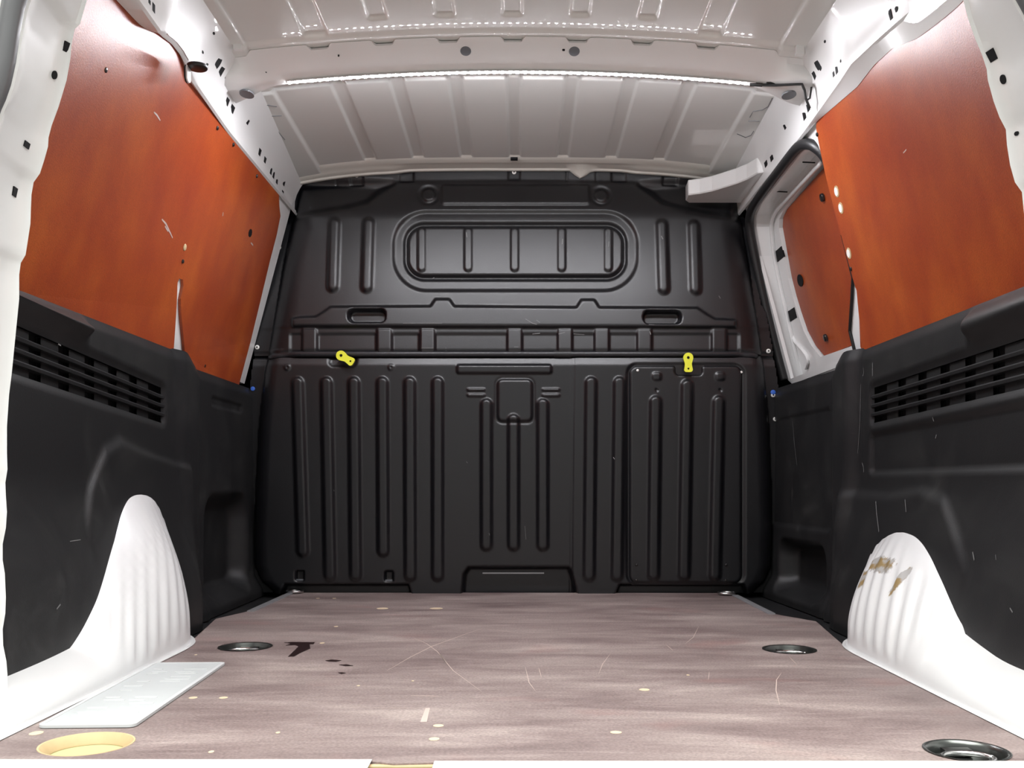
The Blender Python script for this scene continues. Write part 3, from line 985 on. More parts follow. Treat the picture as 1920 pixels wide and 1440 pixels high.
screws([(407, 240), (437, 271), (481, 330), (342, 490), (115, 561), (298, 652), (383, 686), (423, 707), (197, 131)], -1, 0, ply)
screws([(347, 464)], -1, -0.001, ply, 0.008, 'wood', 'bare_hole', 0.0012)
q = on_wall(469, 437, -1)
MB().plate(circle(q.y, q.z, 0.013, 0.010, 12), [], lambda d, z: Vector((wall_x(z, -1, -0.0008), d, z)), (-0.002, 0, 0)).build('dark_patch', M['dark'], ply)
scuffs = [[(288, 210), (294, 216), (300, 226)], [(303, 411), (311, 420), (323, 446)], [(309, 424), (315, 434)], [(125, 192), (135, 203)], [(470, 455), (474, 460)], [(418, 398), (417, 405)]]
def scuff(pix, s, off, parent, w=0.0022, mat='scratch'):
    q = [on_wall(x, y, s, off) for x, y in pix]
    rows = [[], []]
    for i, p in enumerate(q):
        t = (q[min(i + 1, len(q) - 1)] - q[max(i - 1, 0)]).normalized()
        n_ = Vector((-s, 0, -TUMBLE)).normalized(); b_ = t.cross(n_)
        ww = w * (0.4 + math.sin(math.pi * (i + 0.5) / len(q)) * 0.6)
        rows[0].append(p + b_ * ww + n_ * 0.0006); rows[1].append(p - b_ * ww + n_ * 0.0006)
    MB().loft(rows).build('scuff', M[mat], parent)
for sc in scuffs: scuff(sc, -1, 0, ply, 0.0020, 'scratch')

# right board
tl = on_wall(1532, 232, 1)
redge = [on_wall(x, y, 1) for x, y in ((1530, 240), (1535, 268), (1548, 330), (1571, 420), (1590, 490), (1601, 530), (1606, 545), (1611, 600), (1613, 650), (1621, 668))]
right_outline = [(1.24, BB), (redge[-1].y, BB)] + [(p.y, p.z) for p in reversed(redge)]
right_outline = [right_outline[0], right_outline[1]] + [(d, max(z, 0.603)) for d, z in right_outline[2:]]
right_outline += [(float(d), board_top(float(d), 1) + 0.002) for d in np.arange(redge[0].y - 0.012, 1.23, -0.02)]
plr = thing('plywood_panel', (0.74, 1.8, 0.6), 'clean orange plywood wall board with bare grommet holes along its edge beside the sliding door', 'plywood board', 'orange plywood boards')
wplate_dz(right_outline, 1, 0.0, BT, 'board', M['ply'], plr)
screws([(1533, 252), (1596, 504), (1713, 632), (1864, 567), (1641, 663)], 1, 0, plr)
for px, py in ((1569, 359), (1577, 390), (1592, 475)):
    q = on_wall(px, py, 1); r = 0.0125
    n_ = Vector((-1, 0, -TUMBLE)).normalized()
    ring_ = circle(q.y, q.z, r, r * 0.95, 20)
    MB().plate(ring_, [], lambda d, z: Vector((wall_x(z, 1, -0.0008), d, z)), (0.002, 0, 0)).build('bare_hole', M['wood'], plr)
    MB().plate(circle(q.y + 0.002, q.z, r * 0.72, r * 0.7, 20), [], lambda d, z: Vector((wall_x(z, 1, -0.0013), d, z)), (0.002, 0, 0)).build('hole_bottom', M['rivet'], plr)
for sc in ([(1801, 226), (1806, 231)], [(1768, 296), (1772, 299)], [(1694, 287), (1700, 280)]): scuff(sc, 1, 0, plr, 0.0012)

# board in the sliding door
pld = thing('plywood_panel', (0.84, 2.35, 0.6), 'small dark-edged orange plywood board recessed in the sliding door', 'plywood board', 'orange plywood boards')
MB().plate(pdz + tail, [], wp_off(0.062), (BT, 0, 0)).build('board', M['ply'], pld)
screws([(1543, 370), (1549, 633)], 1, 0.060, pld, 0.010, 'screw', 'knob', 0.006)
q = on_wall(1500, 526, 1, 0.060)
MB().plate(circle(q.y, q.z, 0.022, 0.016, 18), [], wp_off(0.0595), (0.002, 0, 0)).build('oval_hole', M['dark'], pld)

# white post between boards (right): small slots
for px, py, w, h_ in ((1599.5, 635, 2.5, 11), (1609, 628, 3, 12), (1609, 661, 3, 12)):
    q = on_wall(px, py, 1, 0.008); a = w * q.y * q.y / (F * q.x) / 2; b_ = h_ * q.y / F / 2
    MB().plate(circle(q.y, q.z, a, b_, 10), [], wp_off(0.0095), (0.003, 0, 0)).build('small_hole', M['dark'], walls[1])
q = on_wall(337, 627, -1, 0.008)
MB().plate([(q.y - 0.004, q.z - 0.007), (q.y + 0.004, q.z - 0.007), (q.y + 0.004, q.z + 0.007), (q.y - 0.004, q.z + 0.007)], [], lambda d, z: Vector((wall_x(z, -1, 0.0095), d, z)), (-0.003, 0, 0)).build('small_hole', M['dark'], walls[-1])

# black plugs with white hook tabs under the roof rails
for s, px, py, tx, ty, lb in ((-1, 370, 127, 352, 140, 'black rubber plug with white tab hanging under roof rail over the scratched board'), (1, 1622, 127, 1636, 140, 'black rubber plug with white tab hanging under roof rail over the clean board'),
                              (-1, 198, 2, 196, 8, None), (1, 1778, 2, 1805, 22, None)):
    d = (RAIL_Z - 0.005 - H) * F / (PY - py)
    x = (px - PX) * d / F
    lb = lb or ('black rubber plug with white tab near the rear door pillar above the ' + ('scratched' if s < 0 else 'clean') + ' board')
    t = thing('rail_plug', (x, d, RAIL_Z - 0.03), lb, 'plug', 'rubber plugs under the roof rails')
    MB().disc((x, d, RAIL_Z - 0.001), (0, 0, -1), 0.019, 0.006, 24, bevel=0.002).build('plug', M['rubber'], t, smooth=True, auto=40)
    hx = x + s * 0.014
    mb = MB(); mb.plate(rrect(-0.010, -0.016, 0.010, 0.016, 0.009), [], lambda a, b_: Vector((hx, d - 0.004 + a, RAIL_Z - 0.018 + b_)), (s * 0.003, 0, 0)); mb.build('tab', M['white'], t)
    mb = MB(); mb.plate(rrect(-0.011, -0.017, 0.011, 0.016, 0.010), [], lambda a, b_: Vector((hx + s * 0.003, d - 0.004 + a, RAIL_Z - 0.018 + b_)), (s * 0.003, 0, 0)); mb.build('tab_backing', M['rubber'], t)

# upper sliding door track housing at the front right
plan = [(1290, 337), (1312, 334), (1335, 329), (1360, 321), (1380, 314.5), (1400, 306), (1420, 294)]
P2 = []
for px, py in plan:
    d = (1.165 - H) * F / (PY - py); P2.append(((px - PX) * d / F, d))
outl_t = P2 + [(0.68, 2.46), (0.68, 2.76), (0.62, 2.765), (P2[0][0] + 0.015, 2.765), (P2[0][0] + 0.003, 2.745)]
mb = MB(); mb.plate(outl_t, [], lambda x, y: Vector((x, y, 1.122)), (0, 0, 0.043))
o = mb.build('door_track_housing', M['white']); tag(o, 'white curved door track housing jutting from the roof rail over the bulkhead corner', 'housing')
o.modifiers.new('b', 'BEVEL').width = 0.003

# ------------------------------------------------------------------ rear pillars
fl_left = [(300, -480), (235, -250), (175, -60), (163, 0), (157, 20), (150, 45), (140, 55), (134, 85), (132, 110), (125, 150), (110, 200), (97, 235), (91, 258), (90, 275), (83, 300), (75, 325), (63, 342), (59, 365), (58, 390), (57, 420), (48, 478), (39, 493), (36, 515), (36, 560),
           (30, 620), (24, 680), (22, 700), (17, 740), (13, 800), (13, 850), (14, 880), (10, 905), (11, 930), (13, 960), (11, 990), (5, 1020), (5, 1050), (9, 1075), (11, 1120), (10, 1150), (5, 1180), (6, 1210), (12, 1240), (14, 1265), (14, 1300), (10, 1420), (10, 1520)]
fl_right = [(1665, -480), (1733, -250), (1793, -60), (1806, 0), (1815, 35), (1828, 72), (1842, 105), (1850, 130), (1852, 150), (1863, 190), (1874, 220), (1886, 243), (1888, 272), (1894, 310), (1903, 342), (1916, 360), (1920, 400), (1928, 470), (1934, 560), (1938, 700), (1942, 800), (1944, 900), (1946, 1100), (1946, 1300), (1946, 1520)]
DF = 1.27
for s, fp, nm in ((-1, fl_left, 'wall_left'), (1, fl_right, 'wall_right')):
    fine = []
    for i in range(len(fp) - 1):
        for k in range(4):
            fine.append((fp[i][0] + (fp[i + 1][0] - fp[i][0]) * k / 4, fp[i][1] + (fp[i + 1][1] - fp[i][1]) * k / 4))
    fine.append(fp[-1])
    E = [at(x, y, DF) for x, y in fine]
    xs_ = np.array([abs(p.x) for p in E]); zs_ = np.array([p.z for p in E])
    ker = np.ones(41) / 41
    pad = np.pad(xs_, 20, mode='edge'); sm = np.convolve(pad, ker, 'valid')
    xtra = 0.0
    rows = []; seal = []
    for p, xm in zip(E, sm):
        z = p.z
        inn = -0.020 * float(ss(0.6, 0.95, np.array(z))) if z < 2 else 0
        xsd = xm - 0.020 + 0.012 * float(ss(0.9, 0.5, np.array(z))) if False else xm - 0.012 * float(ss(0.5, 0.8, np.array(z))) 
        e = abs(p.x)
        rows.append([Vector((s * 0.90, DF + 0.05, z)), Vector((s * (e + 0.05), DF + 0.030, z)), Vector((s * (e + 0.004), DF + 0.004, z)), Vector((s * e, DF, z)), Vector((s * (e + 0.004), DF - 0.004, z)),
                     Vector((s * (0.55 * e + 0.45 * xm + 0.010), DF - 0.022, z)), Vector((s * (0.2 * e + 0.8 * xm + 0.008), DF - 0.050, z)), Vector((s * (xm + 0.006), DF - 0.085, z)), Vector((s * (xsd + 0.004), 1.150, z)),
                     Vector((s * (xsd + 0.012), 1.135, z)), Vector((s * (xsd + 0.030), 1.120, z)), Vector((s * (xsd + 0.10), 1.085, z)), Vector((s * (xsd + 0.20), 1.060, z)), Vector((s * 0.96, 1.03, z))])
        seal.append(Vector((s * (xsd + 0.010), 1.130, z)))
    MB().loft(rows).build('rear_pillar', M['white'], pillars[s], smooth=True, auto=35)
    o = MB().tube([p for p in seal[::4] if p.z > 0.075], 0.013, 10).build('rear_door_seal', M['grey_rubber'], smooth=True)
    tag(o, 'grey rubber weatherstrip along the rear door pillar with the scratched board' if s < 0 else 'grey rubber weatherstrip along the rear door pillar on sliding door side', 'door seal')
    # slots in the pillar face
    def pil_hole(px, py, w, h_, rnd=False):
        zt_ = H + (PY - py) * 1.225 / F
        i = int(np.argmin(np.abs(zs_ - zt_)))
        best = None
        r_ = rows[i]
        for a in range(3, 8):
            for t in np.linspace(0, 1, 12):
                q = r_[a].lerp(r_[a + 1], t); ex = abs(PX + q.x * F / q.y - px)
                if best is None or ex < best[0]: best = (ex, q, (r_[a + 1] - r_[a]).normalized())
        q, du = best[1], best[2]
        i2 = min(i + 3, len(rows) - 1); i1 = max(i - 3, 0)
        dv = Vector((s * (sm[i2] - sm[i1]), 0, zs_[i2] - zs_[i1])).normalized()
        n_ = du.cross(dv).normalized()
        if n_.dot(camo.location - q) < 0: n_ = -n_
        ww = w * q.y / F / 2 / max(0.25, abs(du.x) + 0.12); hh = h_ * q.y / F / 2
        ol = circle(0, 0, ww, hh, 14) if rnd else [(-ww, -hh), (ww, -hh), (ww, hh), (-ww, hh)]
        MB().plate(ol, [], lambda a, b_: q + du * a + dv * b_ + n_ * 0.0015, n_ * -0.008).build('slot', M['dark'], pillars[s])
    if s < 0:
        for a in ((123, 61, 5, 19), (102, 117, 6, 16, True), (50, 267, 5, 11), (26, 353, 4, 17)): pil_hole(*a)
    else:
        for a in ((1861, 80, 6, 22), (1882, 135, 6, 18, True), (1906, 231, 4, 8, True)): pil_hole(*a)

# ------------------------------------------------------------------ side trim panels (black plastic)
ZT = 0.615


def trim_in(d, z, s):
    """how far the trim stands inboard of the belt line"""
    a = np.full(d.shape, 0.016)
    # front section
    front_in = (0.015 if s < 0 else 0.022) + (0.0 if s < 0 else 0.022) * ss(2.3, 2.8, d)
    a = a + (front_in - 0.016) * ss(2.27, 2.33, d)
    # post ridge
    hpost = 0.024 if s > 0 else 0.012
    a = a + hpost * ss(2.13, 2.19, d) * (1 - ss(2.255, 2.315, d)) 
    # rounded upper edge
    a = a - 0.009 * ss(ZT - 0.028, ZT + 0.004, z)
    # scoop
    dsc = 1.70 if s < 0 else 1.62
    a = a + (1 - ss(dsc - 0.02, dsc + 0.02, d)) * (0.024 * ss(ZT - 0.085, ZT - 0.050, z) - 0.028 * ss(ZT - 0.046, ZT + 0.010, z))
    # lower bulge over the wheel arch
    blk = sd_poly(d, z, [(1.66, -0.2), (1.66, 0.23), (1.70, 0.30), (1.77, 0.372), (1.84, 0.388), (2.02, 0.368), (2.10, 0.360), (2.20, 0.35), (2.24, -0.2)]) if s < 0 else \
        sd_poly(d, z, [(1.50, -0.2), (1.55, 0.17), (1.61, 0.22), (1.70, 0.285), (1.80, 0.300), (1.95, 0.288), (2.10, 0.29), (2.20, 0.29), (2.24, -0.2)])
    b1 = up(blk, 0.009, 0.018 if s < 0 else 0.024) * (ss(0.16, 0.30, z) if s < 0 else ss(0.12, 0.22, z))
    b2 = 0.066 * (1 - ss(0.04, 0.34, z)) * (1 - ss(2.12, 2.24, d))
    a = a + b2 + b1 * (1 - 0.75 * b2 / 0.066)
    a = a + 0.025 * (1 - ss(0.0, 0.06, z)) * ss(2.2, 2.3, d)
    # pocket in front lower part
    if s > 0:
        pk = sd_rr(d, z, 2.36, 0.022, 2.70, 0.150, 0.04)
        a = a - up(pk, 0.055, 0.03)
        a = a - up(sd_rr(d, z, 1.0, 0.335, 2.085, 0.420, 0.012), 0.009, 0.010)
        a = a + up(sd_rr(d, z, 2.32, 0.196, 2.85, 0.50, 0.03), -0.004, 0.012)
        a = a + 0.004 * (1 - ss(0.196, 0.200, z)) * ss(2.30, 2.33, d)
    else:
        pk = sd_rr(d, z, 2.36, 0.03, 2.70, 0.27, 0.06)
        a = a - up(pk, 0.05, 0.05)
        a = a - up(sd_rr(d, z, 2.40, 0.515, 2.66, 0.545, 0.01), 0.005, 0.012)
    # surround of the grille
    vg = sd_rr(d, z, 1.0, 0.438, 2.085, 0.528, 0.02)
    a = a - up(vg, 0.007, 0.014)
    return a


VD0, VD1, VZ0, VZ1 = 1.20, 2.074, 0.444, 0.520
SH = {-1: -0.060, 1: -0.020}


def trim_shift(d, z, s):
    zz = z - 0.027 * ss(0.47, ZT, z) * ss(2.20, 2.275, d)
    w = ss(0.36, 0.42, z) * (1 - ss(0.545, 0.60, z))
    return zz + SH[s] * (d - 2.074) * w * (d < 2.074)


trims = {}
for s, lb in ((-1, 'black ribbed-grille plastic side trim under the scratched plywood board'), (1, 'scuffed black plastic side trim with grille under the clean plywood board')):
    t = thing('side_trim', (s * 0.76, 1.95, 0.0), lb, 'trim panel', 'black side trim panels')
    trims[s] = t
    Ud = np.concatenate([np.arange(1.22, VD1 - 0.001, 0.0061), np.array([VD1]), np.arange(VD1 + 0.006, 2.800, 0.006), [2.802]])
    Vz = np.concatenate([np.linspace(-0.012, VZ0, 80), np.linspace(VZ0, VZ1, 16)[1:], np.linspace(VZ1, ZT, 20)[1:]])

    def pos(u, v, s=s):
        inn = trim_in(u, v, s)
        z = trim_shift(u, v, s)
        return s * (HW[s] - inn), u, z
    # back return along the top
    def pos2(u, v, s=s):
        inn = np.where(v > 0, -0.022, trim_in(u, np.full(u.shape, ZT), s))
        z = trim_shift(u, np.full(u.shape, ZT), s) - 0.004 * v
        return s * (HW[s] - inn), u, z
    grid('trim_shell', Ud, Vz, pos, M['trim'], t, mask=lambda u, v: ~((u < VD1) & (v > VZ0) & (v < VZ1)), flip=(s > 0))
    grid('top_return', Ud, np.array([0.0, 1.0]), pos2, M['trim'], t, flip=(s > 0), smooth=False)
    # grille: backing, slats and fins
    def vp(d, z, inn):
        return Vector((s * (HW[s] - inn), d, float(trim_shift(np.array(d), np.array(z), s))))
    mb = MB()
    ds = np.linspace(VD0, VD1 + 0.012, 30)
    mb.loft([[vp(float(d), VZ0 - 0.004, 0.010), vp(float(d), VZ0 - 0.004, -0.006), vp(float(d), VZ1 + 0.004, -0.006), vp(float(d), VZ1 + 0.004, 0.010)] for d in ds])
    mb.add([vp(VD1 + 0.010, VZ0 - 0.004, 0.008), vp(VD1 + 0.010, VZ0 - 0.004, -0.006), vp(VD1 + 0.010, VZ1 + 0.004, -0.006), vp(VD1 + 0.010, VZ1 + 0.004, 0.008)], [(0, 1, 2, 3)])
    mb.build('grille_back', M['dark'], t)
    nS = 3
    hgt = (VZ1 - VZ0)
    for k in range(nS):
        zc = VZ0 + hgt * (k + 1) / (nS + 1) - 0.001
        mb = MB()
        mb.loft([[vp(float(d), zc - 0.0035, 0.0125), vp(float(d), zc + 0.0015, 0.0135), vp(float(d), zc + 0.0045, 0.0100), vp(float(d), zc + 0.0045, -0.004), vp(float(d), zc - 0.0035, -0.004)] for d in ds], closed=True)
        mb.build('slat', M['trim'], t)
    for d in np.arange(1.30, 2.06, 0.098):
        MB().loft([[vp(float(d) + e, VZ0, 0.004), vp(float(d) + e, VZ1, 0.004), vp(float(d) + e, VZ1, -0.004), vp(float(d) + e, VZ0, -0.004)] for e in (-0.030, 0.030)], closed=True).build('fin', M['trim'], t)


def trim_point(px, py, s, it=12):
    X = HW[s] - 0.02
    for _ in range(it):
        d = X * F / abs(px - PX); z = H + (PY - py) * d / F
        X = HW[s] - float(trim_in(np.array(d), np.array(max(0, min(z, ZT))), s))
    return Vector((s * X, d, z))


def trim_scratch(pix, s, w=0.0012):
    q = [trim_point(x, y, s) for x, y in pix]
    fine = []
    for i in range(len(q) - 1):
        for k in range(4):
            x = pix[i][0] + (pix[i + 1][0] - pix[i][0]) * k / 4; y = pix[i][1] + (pix[i + 1][1] - pix[i][1]) * k / 4
            fine.append(trim_point(x, y, s))
    fine.append(q[-1])
    a, b_ = [], []
    for i, p in enumerate(fine):
        tdir = (fine[min(i + 1, len(fine) - 1)] - fine[max(0, i - 1)]).normalized()
        n_ = Vector((-s, 0, 0)); c = tdir.cross(n_).normalized()
        a.append(p + c * w + n_ * 0.0012); b_.append(p - c * w + n_ * 0.0012)
    MB().loft([a, b_]).build('scratch', M['trim_scratch'], trims[s])


for pix, w in (([(1487, 790), (1490, 830), (1495, 872)], 0.0007), ([(1643, 940), (1645, 965), (1649, 997)], 0.0018), ([(1698, 937), (1700, 960)], 0.0015), ([(1595, 720), (1594, 790), (1592, 850)], 0.0006),
               ([(1637, 680), (1637, 705)], 0.0010), ([(1605, 690), (1598, 705)], 0.0006), ([(1825, 1035), (1828, 1050)], 0.0016), ([(1755, 822), (1757, 815)], 0.0010), ([(1597, 868), (1603, 885)], 0.0009),
               ([(1748, 778), (1752, 790)], 0.0008), ([(1895, 1140), (1900, 1148)], 0.0012), ([(1868, 1040), (1869, 1050)], 0.0008)):
    trim_scratch(pix, 1, w)
for pix, w in (([(105, 1142), (112, 1133)], 0.0012), ([(130, 1015), (150, 1012)], 0.0007), ([(108, 645), (113, 648)], 0.0010)):
    trim_scratch(pix, -1, w)

# ------------------------------------------------------------------ wheel arches
arch_px = {-1: [(-60, 1296), (15, 1265), (80, 1238), (130, 1215), (152, 1180), (180, 1120), (200, 1050), (215, 1000), (228, 950), (240, 927), (252, 920), (265, 918), (278, 919), (290, 925), (305, 945), (320, 980), (336, 1030), (350, 1080), (356, 1108)],
           1: [(2000, 1284), (1920, 1255), (1870, 1235), (1840, 1215), (1820, 1190), (1800, 1160), (1770, 1090), (1745, 1035), (1733, 1015), (1720, 1000), (1700, 991), (1680, 990), (1660, 998), (1640, 1010), (1615, 1045), (1600, 1070), (1588, 1108)]}
ztA = {}
for s_ in (-1, 1):
    q_ = [trim_point(x, y, s_, 40) for x, y in arch_px[s_]]
    tab = [(1.05, q_[0].z)]
    for p_ in q_:
        if p_.y > tab[-1][0] + 0.004: tab.append((p_.y, p_.z))
    tab += [(tab[-1][0] + 0.03, tab[-1][1] * 0.55), (tab[-1][0] + 0.05, 0.004)]
    ztA[s_] = tab
xfA = {-1: [(1.06, .638), (1.70, .636), (1.80, .636), (1.85, .640), (1.89, .648), (1.94, .668), (1.98, .692), (2.02, .718), (2.06, .742), (2.12, .76)],
       1: [(1.06, .622), (1.68, .620), (1.76, .620), (1.80, .622), (1.85, .630), (1.90, .650), (1.94, .675), (1.98, .70), (2.04, .735), (2.12, .76)]}
for s, lb in ((-1, 'clean white pleated wheel arch beside the number plate'), (1, 'white pleated wheel arch with worn rusty scrape marks')):
    ds = np.concatenate([np.arange(1.06, 1.5, 0.02), np.arange(1.5, ztA[s][-1][0], 0.004)])
    nz_ = 26
    rows = []
    zs_t = np.interp(ds, [a for a, _ in ztA[s]], [b_ for _, b_ in ztA[s]])
    ker = np.ones(9) / 9
    zs_t = np.convolve(np.pad(zs_t, 4, mode='edge'), ker, 'valid')
    xf_t = np.convolve(np.pad(np.interp(ds, [a for a, _ in xfA[s]], [b_ for _, b_ in xfA[s]]), 4, mode='edge'), ker, 'valid')
    for d, zt_, xf in zip(ds, zs_t, xf_t):
        d = float(d)
        xt = HW[s] - float(trim_in(np.array(d), np.array(float(zt_)), s)) + 0.006
        xt = max(xt, xf + 0.004)
        row = []
        for k in range(nz_):
            t = k / (nz_ - 1)
            z = zt_ * t
            x = xf + (xt - xf) * t ** 2.2
            # pleats fan out above the floor
            amp = (0.0024 if s > 0 else 0.0015) * float(ss(0.06, 0.22, np.array(t))) * float(ss(1.54, 1.62, np.array(d))) * (1 - float(ss(0.7, 1.0, np.array(t))))
            fan = d - (2.5 if s < 0 else 1.5) * (x - xf)
            ph = (fan - 1.60) / (0.050 if s > 0 else 0.052) * 2 * math.pi
            w = math.cos(ph); w = math.copysign(abs(w) ** 0.6, w)
            x += amp * w
            row.append(Vector((s * x, d, float(z))))
        row.append(Vector((s * (xt + 0.02), d, float(zt_) - 0.002)))
        # weld flange on the floor
        row.insert(0, Vector((s * (xf - 0.010), d, 0.0012)))
        row.insert(1, Vector((s * (xf - 0.003), d, 0.0020)))
        rows.append(row)
    o = MB().loft(rows).build('wheel_arch', M['arch_l'] if s < 0 else M['arch_r'], smooth=True, auto=50)
    tag(o, lb, 'wheel arch', 'white wheel arches')
p = on_floor(1613, 1225, 0.006)
# ------------------------------------------------------------------ bulkhead
D0 = 2.80
bulk = thing('bulkhead', (CX, 2.78, 0.0), 'black moulded bulkhead partition with blanked window and vertical ribs', 'partition')


def tilt(v):
    return np.interp(v, [300, 345, 560, 655, 672, 700, 1110], [0.0, 0.002, 0.030, 0.042, 0.044, 0.042, 0.016])


bodyL = [(300, 562), (345, 560), (400, 553), (440, 545), (500, 532), (560, 522), (640, 508), (665, 504), (700, 497), (800, 487), (900, 482), (1000, 478), (1060, 480), (1088, 492), (1108, 515)]
bodyR = [(300, 1388), (345, 1388), (400, 1388), (440, 1392), (500, 1403), (560, 1412), (640, 1425), (665, 1428), (700, 1432), (800, 1440), (900, 1444), (1000, 1446), (1060, 1444), (1088, 1432), (1108, 1410)]


def side_prof(u, v):
    xl = np.interp(v, [a for a, _ in bodyL], [b_ for _, b_ in bodyL])
    xr = np.interp(v, [a for a, _ in bodyR], [b_ for _, b_ in bodyR])
    dd = np.minimum(u - xl, xr - u)
    w = np.where(v < 660, 48.0, 30.0)
    t = np.clip(dd / w, 0, 1)
    return np.sqrt(np.clip(1 - (1 - t) ** 2, 0, 1)), dd


def cap(u, v, xc, y0, y1, w):
    return sd_rr(u, v, xc - w / 2, y0, xc + w / 2, y1, w / 2 - 0.01)


def upper_h(u, v):
    sp_, dd = side_prof(u, v)
    h = 0.032 * sp_ * ss(338, 420, v) + 0.010 * sp_
    crown = 10 * ((u - 965) / 400) ** 2
    vt = v - crown
    h = h - 0.004 * (1 - ss(338, 346, vt))
    # flange pads
    for xc, w in ((669, 24), (763, 26), (964, 22), (1160, 28), (1256, 28)):
        y = 330 + 8 * ((xc - 965) / 300) ** 2
        h = h + up(sd_rr(u, v, xc - w / 2, y - 16, xc + w / 2, y + 9, 3), -0.005, 3.5)
    for xc in (630, 1063, 1118):
        h = h - 0.003 * np.exp(-((u - xc) / 1.8) ** 2) * (1 - ss(338, 344, vt))
    # recessed upper corners
    cl = [(480, 330), (735, 346), (712, 362), (690, 382), (660, 392), (600, 403), (480, 420)]
    cr = [(1450, 330), (1200, 348), (1222, 366), (1240, 384), (1270, 394), (1330, 406), (1450, 424)]
    h = h - up(sd_poly(u, v, cl), 0.020, 22) - up(sd_poly(u, v, cr), 0.020, 22)
    # bosses and wide pad
    for xc, yc in ((805, 370), (1126, 372)):
        h = h + up(np.hypot(u - xc, v - yc) - 12, 0.006, 6)
        h = h - up(np.abs(np.hypot(u - xc, v - yc) - 17) - 3, 0.003, 5)
    h = h + up(sd_rr(u, v, 830, 350, 1104, 389, 5), 0.006, 6)
    # blanked window
    h = h - up(sd_rr(u, v, 741, 403, 1192, 550, 62), 0.008, 8)
    ring_ = sd_rr(u, v, 764, 428, 1169, 526, 34)
    h = h - up(np.abs(ring_) - 3.5, 0.009, 6)
    h = h + up(ring_ + 4, 0.004, 5)
    for xc in (793, 879, 965, 1052, 1138):
        q = cap(u, v, xc, 433, 515, 16)
        h = h + up(q, 0.005, 5) - up(np.abs(q) - 1.5, 0.002, 3)
    for xc, y0, y1 in ((631, 418, 551), (694, 418, 552), (1238, 421, 555), (1297, 423, 556)):
        h = h + up(cap(u + (v - 480) * (0.03 if xc < 960 else -0.03), v, xc, y0, y1, 18), 0.009, 9)
    # ledge with hand holes
    led_ = [(555, 617), (555, 603), (570, 600), (598, 599), (612, 591), (626, 581), (810, 580), (819, 567), (845, 567), (854, 580), (1079, 582), (1088, 568), (1112, 568), (1121, 582), (1302, 583), (1318, 594), (1333, 603), (1373, 605), (1373, 619)]
    h = h + up(sd_poly(u, v, led_), 0.011, 6)
    for xa, ya, xb, yb in ((659, 586, 727, 609), (1203, 589, 1271, 612)):
        q = sd_rr(u, v, xa, ya, xb, yb, 10)
        h = h - up(q, 0.034, 4)
    # cross band
    h = h - 0.002 * ss(615, 621, v)
    for xa, xb in ((550, 572), (602, 709), (740, 788), (820, 951), (980, 1044), (1072, 1112), (1140, 1191), (1219, 1328), (1358, 1380)):
        h = h - up(sd_rr(u, v, xa, 630, xb, 668, 3), 0.005, 3.5)
    for xc in (586, 724, 804, 965, 1058, 1126, 1205, 1343):
        h = h + up(sd_rr(u, v, xc - 13, 621, xc + 13, 670, 2), 0.006, 3.5)
    h = h - 0.004 * ss(658, 664, v)
    return h


def lower_h(u, v):
    sp_, dd = side_prof(u, v)
    h = 0.040 * sp_
    h = h - 0.006 * (1 - ss(674, 690, v)) - 0.012 * (1 - ss(664, 676, v))
    for xc, y0, y1, sl in ((570, 711, 1040, 0.03), (621, 711, 1085, 0.018), (670, 711, 1085, 0.009), (722, 711, 1040, 0.006), (772, 711, 1085, 0.003), (823, 711, 1085, 0.0), (913, 751, 1029, 0.0), (963, 780, 1029, 0), (1017, 751, 1029, 0), (1104, 711, 1085, -0.010), (1156, 711, 1085, -0.012)):
        h = h + up(cap(u - (v - 900) * sl, v, xc, y0, y1, 19), 0.010, 8)
    q = sd_rr(u, v, 932, 713, 999, 793, 11)
    h = h + up(q, 0.006, 5) - up(np.abs(q) - 3, 0.004, 4)
    h = h + up(sd_rr(u, v, 859, 688, 1033, 703, 4), 0.009, 5)
    for xa in (878, 1016):
        for ya in (731, 741):
            h = h + up(sd_rr(u, v, xa, ya, xa + 32, ya + 5, 2), 0.006, 3)
    h = h - 0.003 * np.exp(-((u - 1072 + (v - 900) * 0.01) / 1.8) ** 2)
    h = h + 0.003 * ss(1068, 1074, u) 
    # seat of the hatch
    h = h - up(sd_rr(u, v, 1172, 685, 1390, 1094, 20), 0.006, 4)
    # foot recess
    foot = [(868, 1120), (872, 1075), (880, 1063), (1065, 1063), (1070, 1075), (1082, 1120)]
    h = h - up(sd_poly(u, v, foot), 0.035, 8)
    for f in ([(528, 1120), (540, 1094), (768, 1094), (776, 1120)], [(1148, 1120), (1160, 1094), (1388, 1094), (1400, 1120)]):
        h = h - up(sd_poly(u, v, f), 0.030, 5)
    for xa, ya in ((560, 1068), (725, 1069)):
        h = h - up(sd_rr(u, v, xa, ya, xa + 15, ya + 18, 2), 0.02, 2.5)
    for xc, yc in ((545, 692), (737, 692)):
        h = h + up(np.hypot(u - xc, v - yc) - 5, 0.004, 4) - up(np.hypot(u - xc, v - yc) - 2, 0.006, 2.5)
    # hollow around the tilted latch
    h = h - up(sd_rr(u, v, 622, 655, 672, 690, 8), 0.006, 8)
    return h


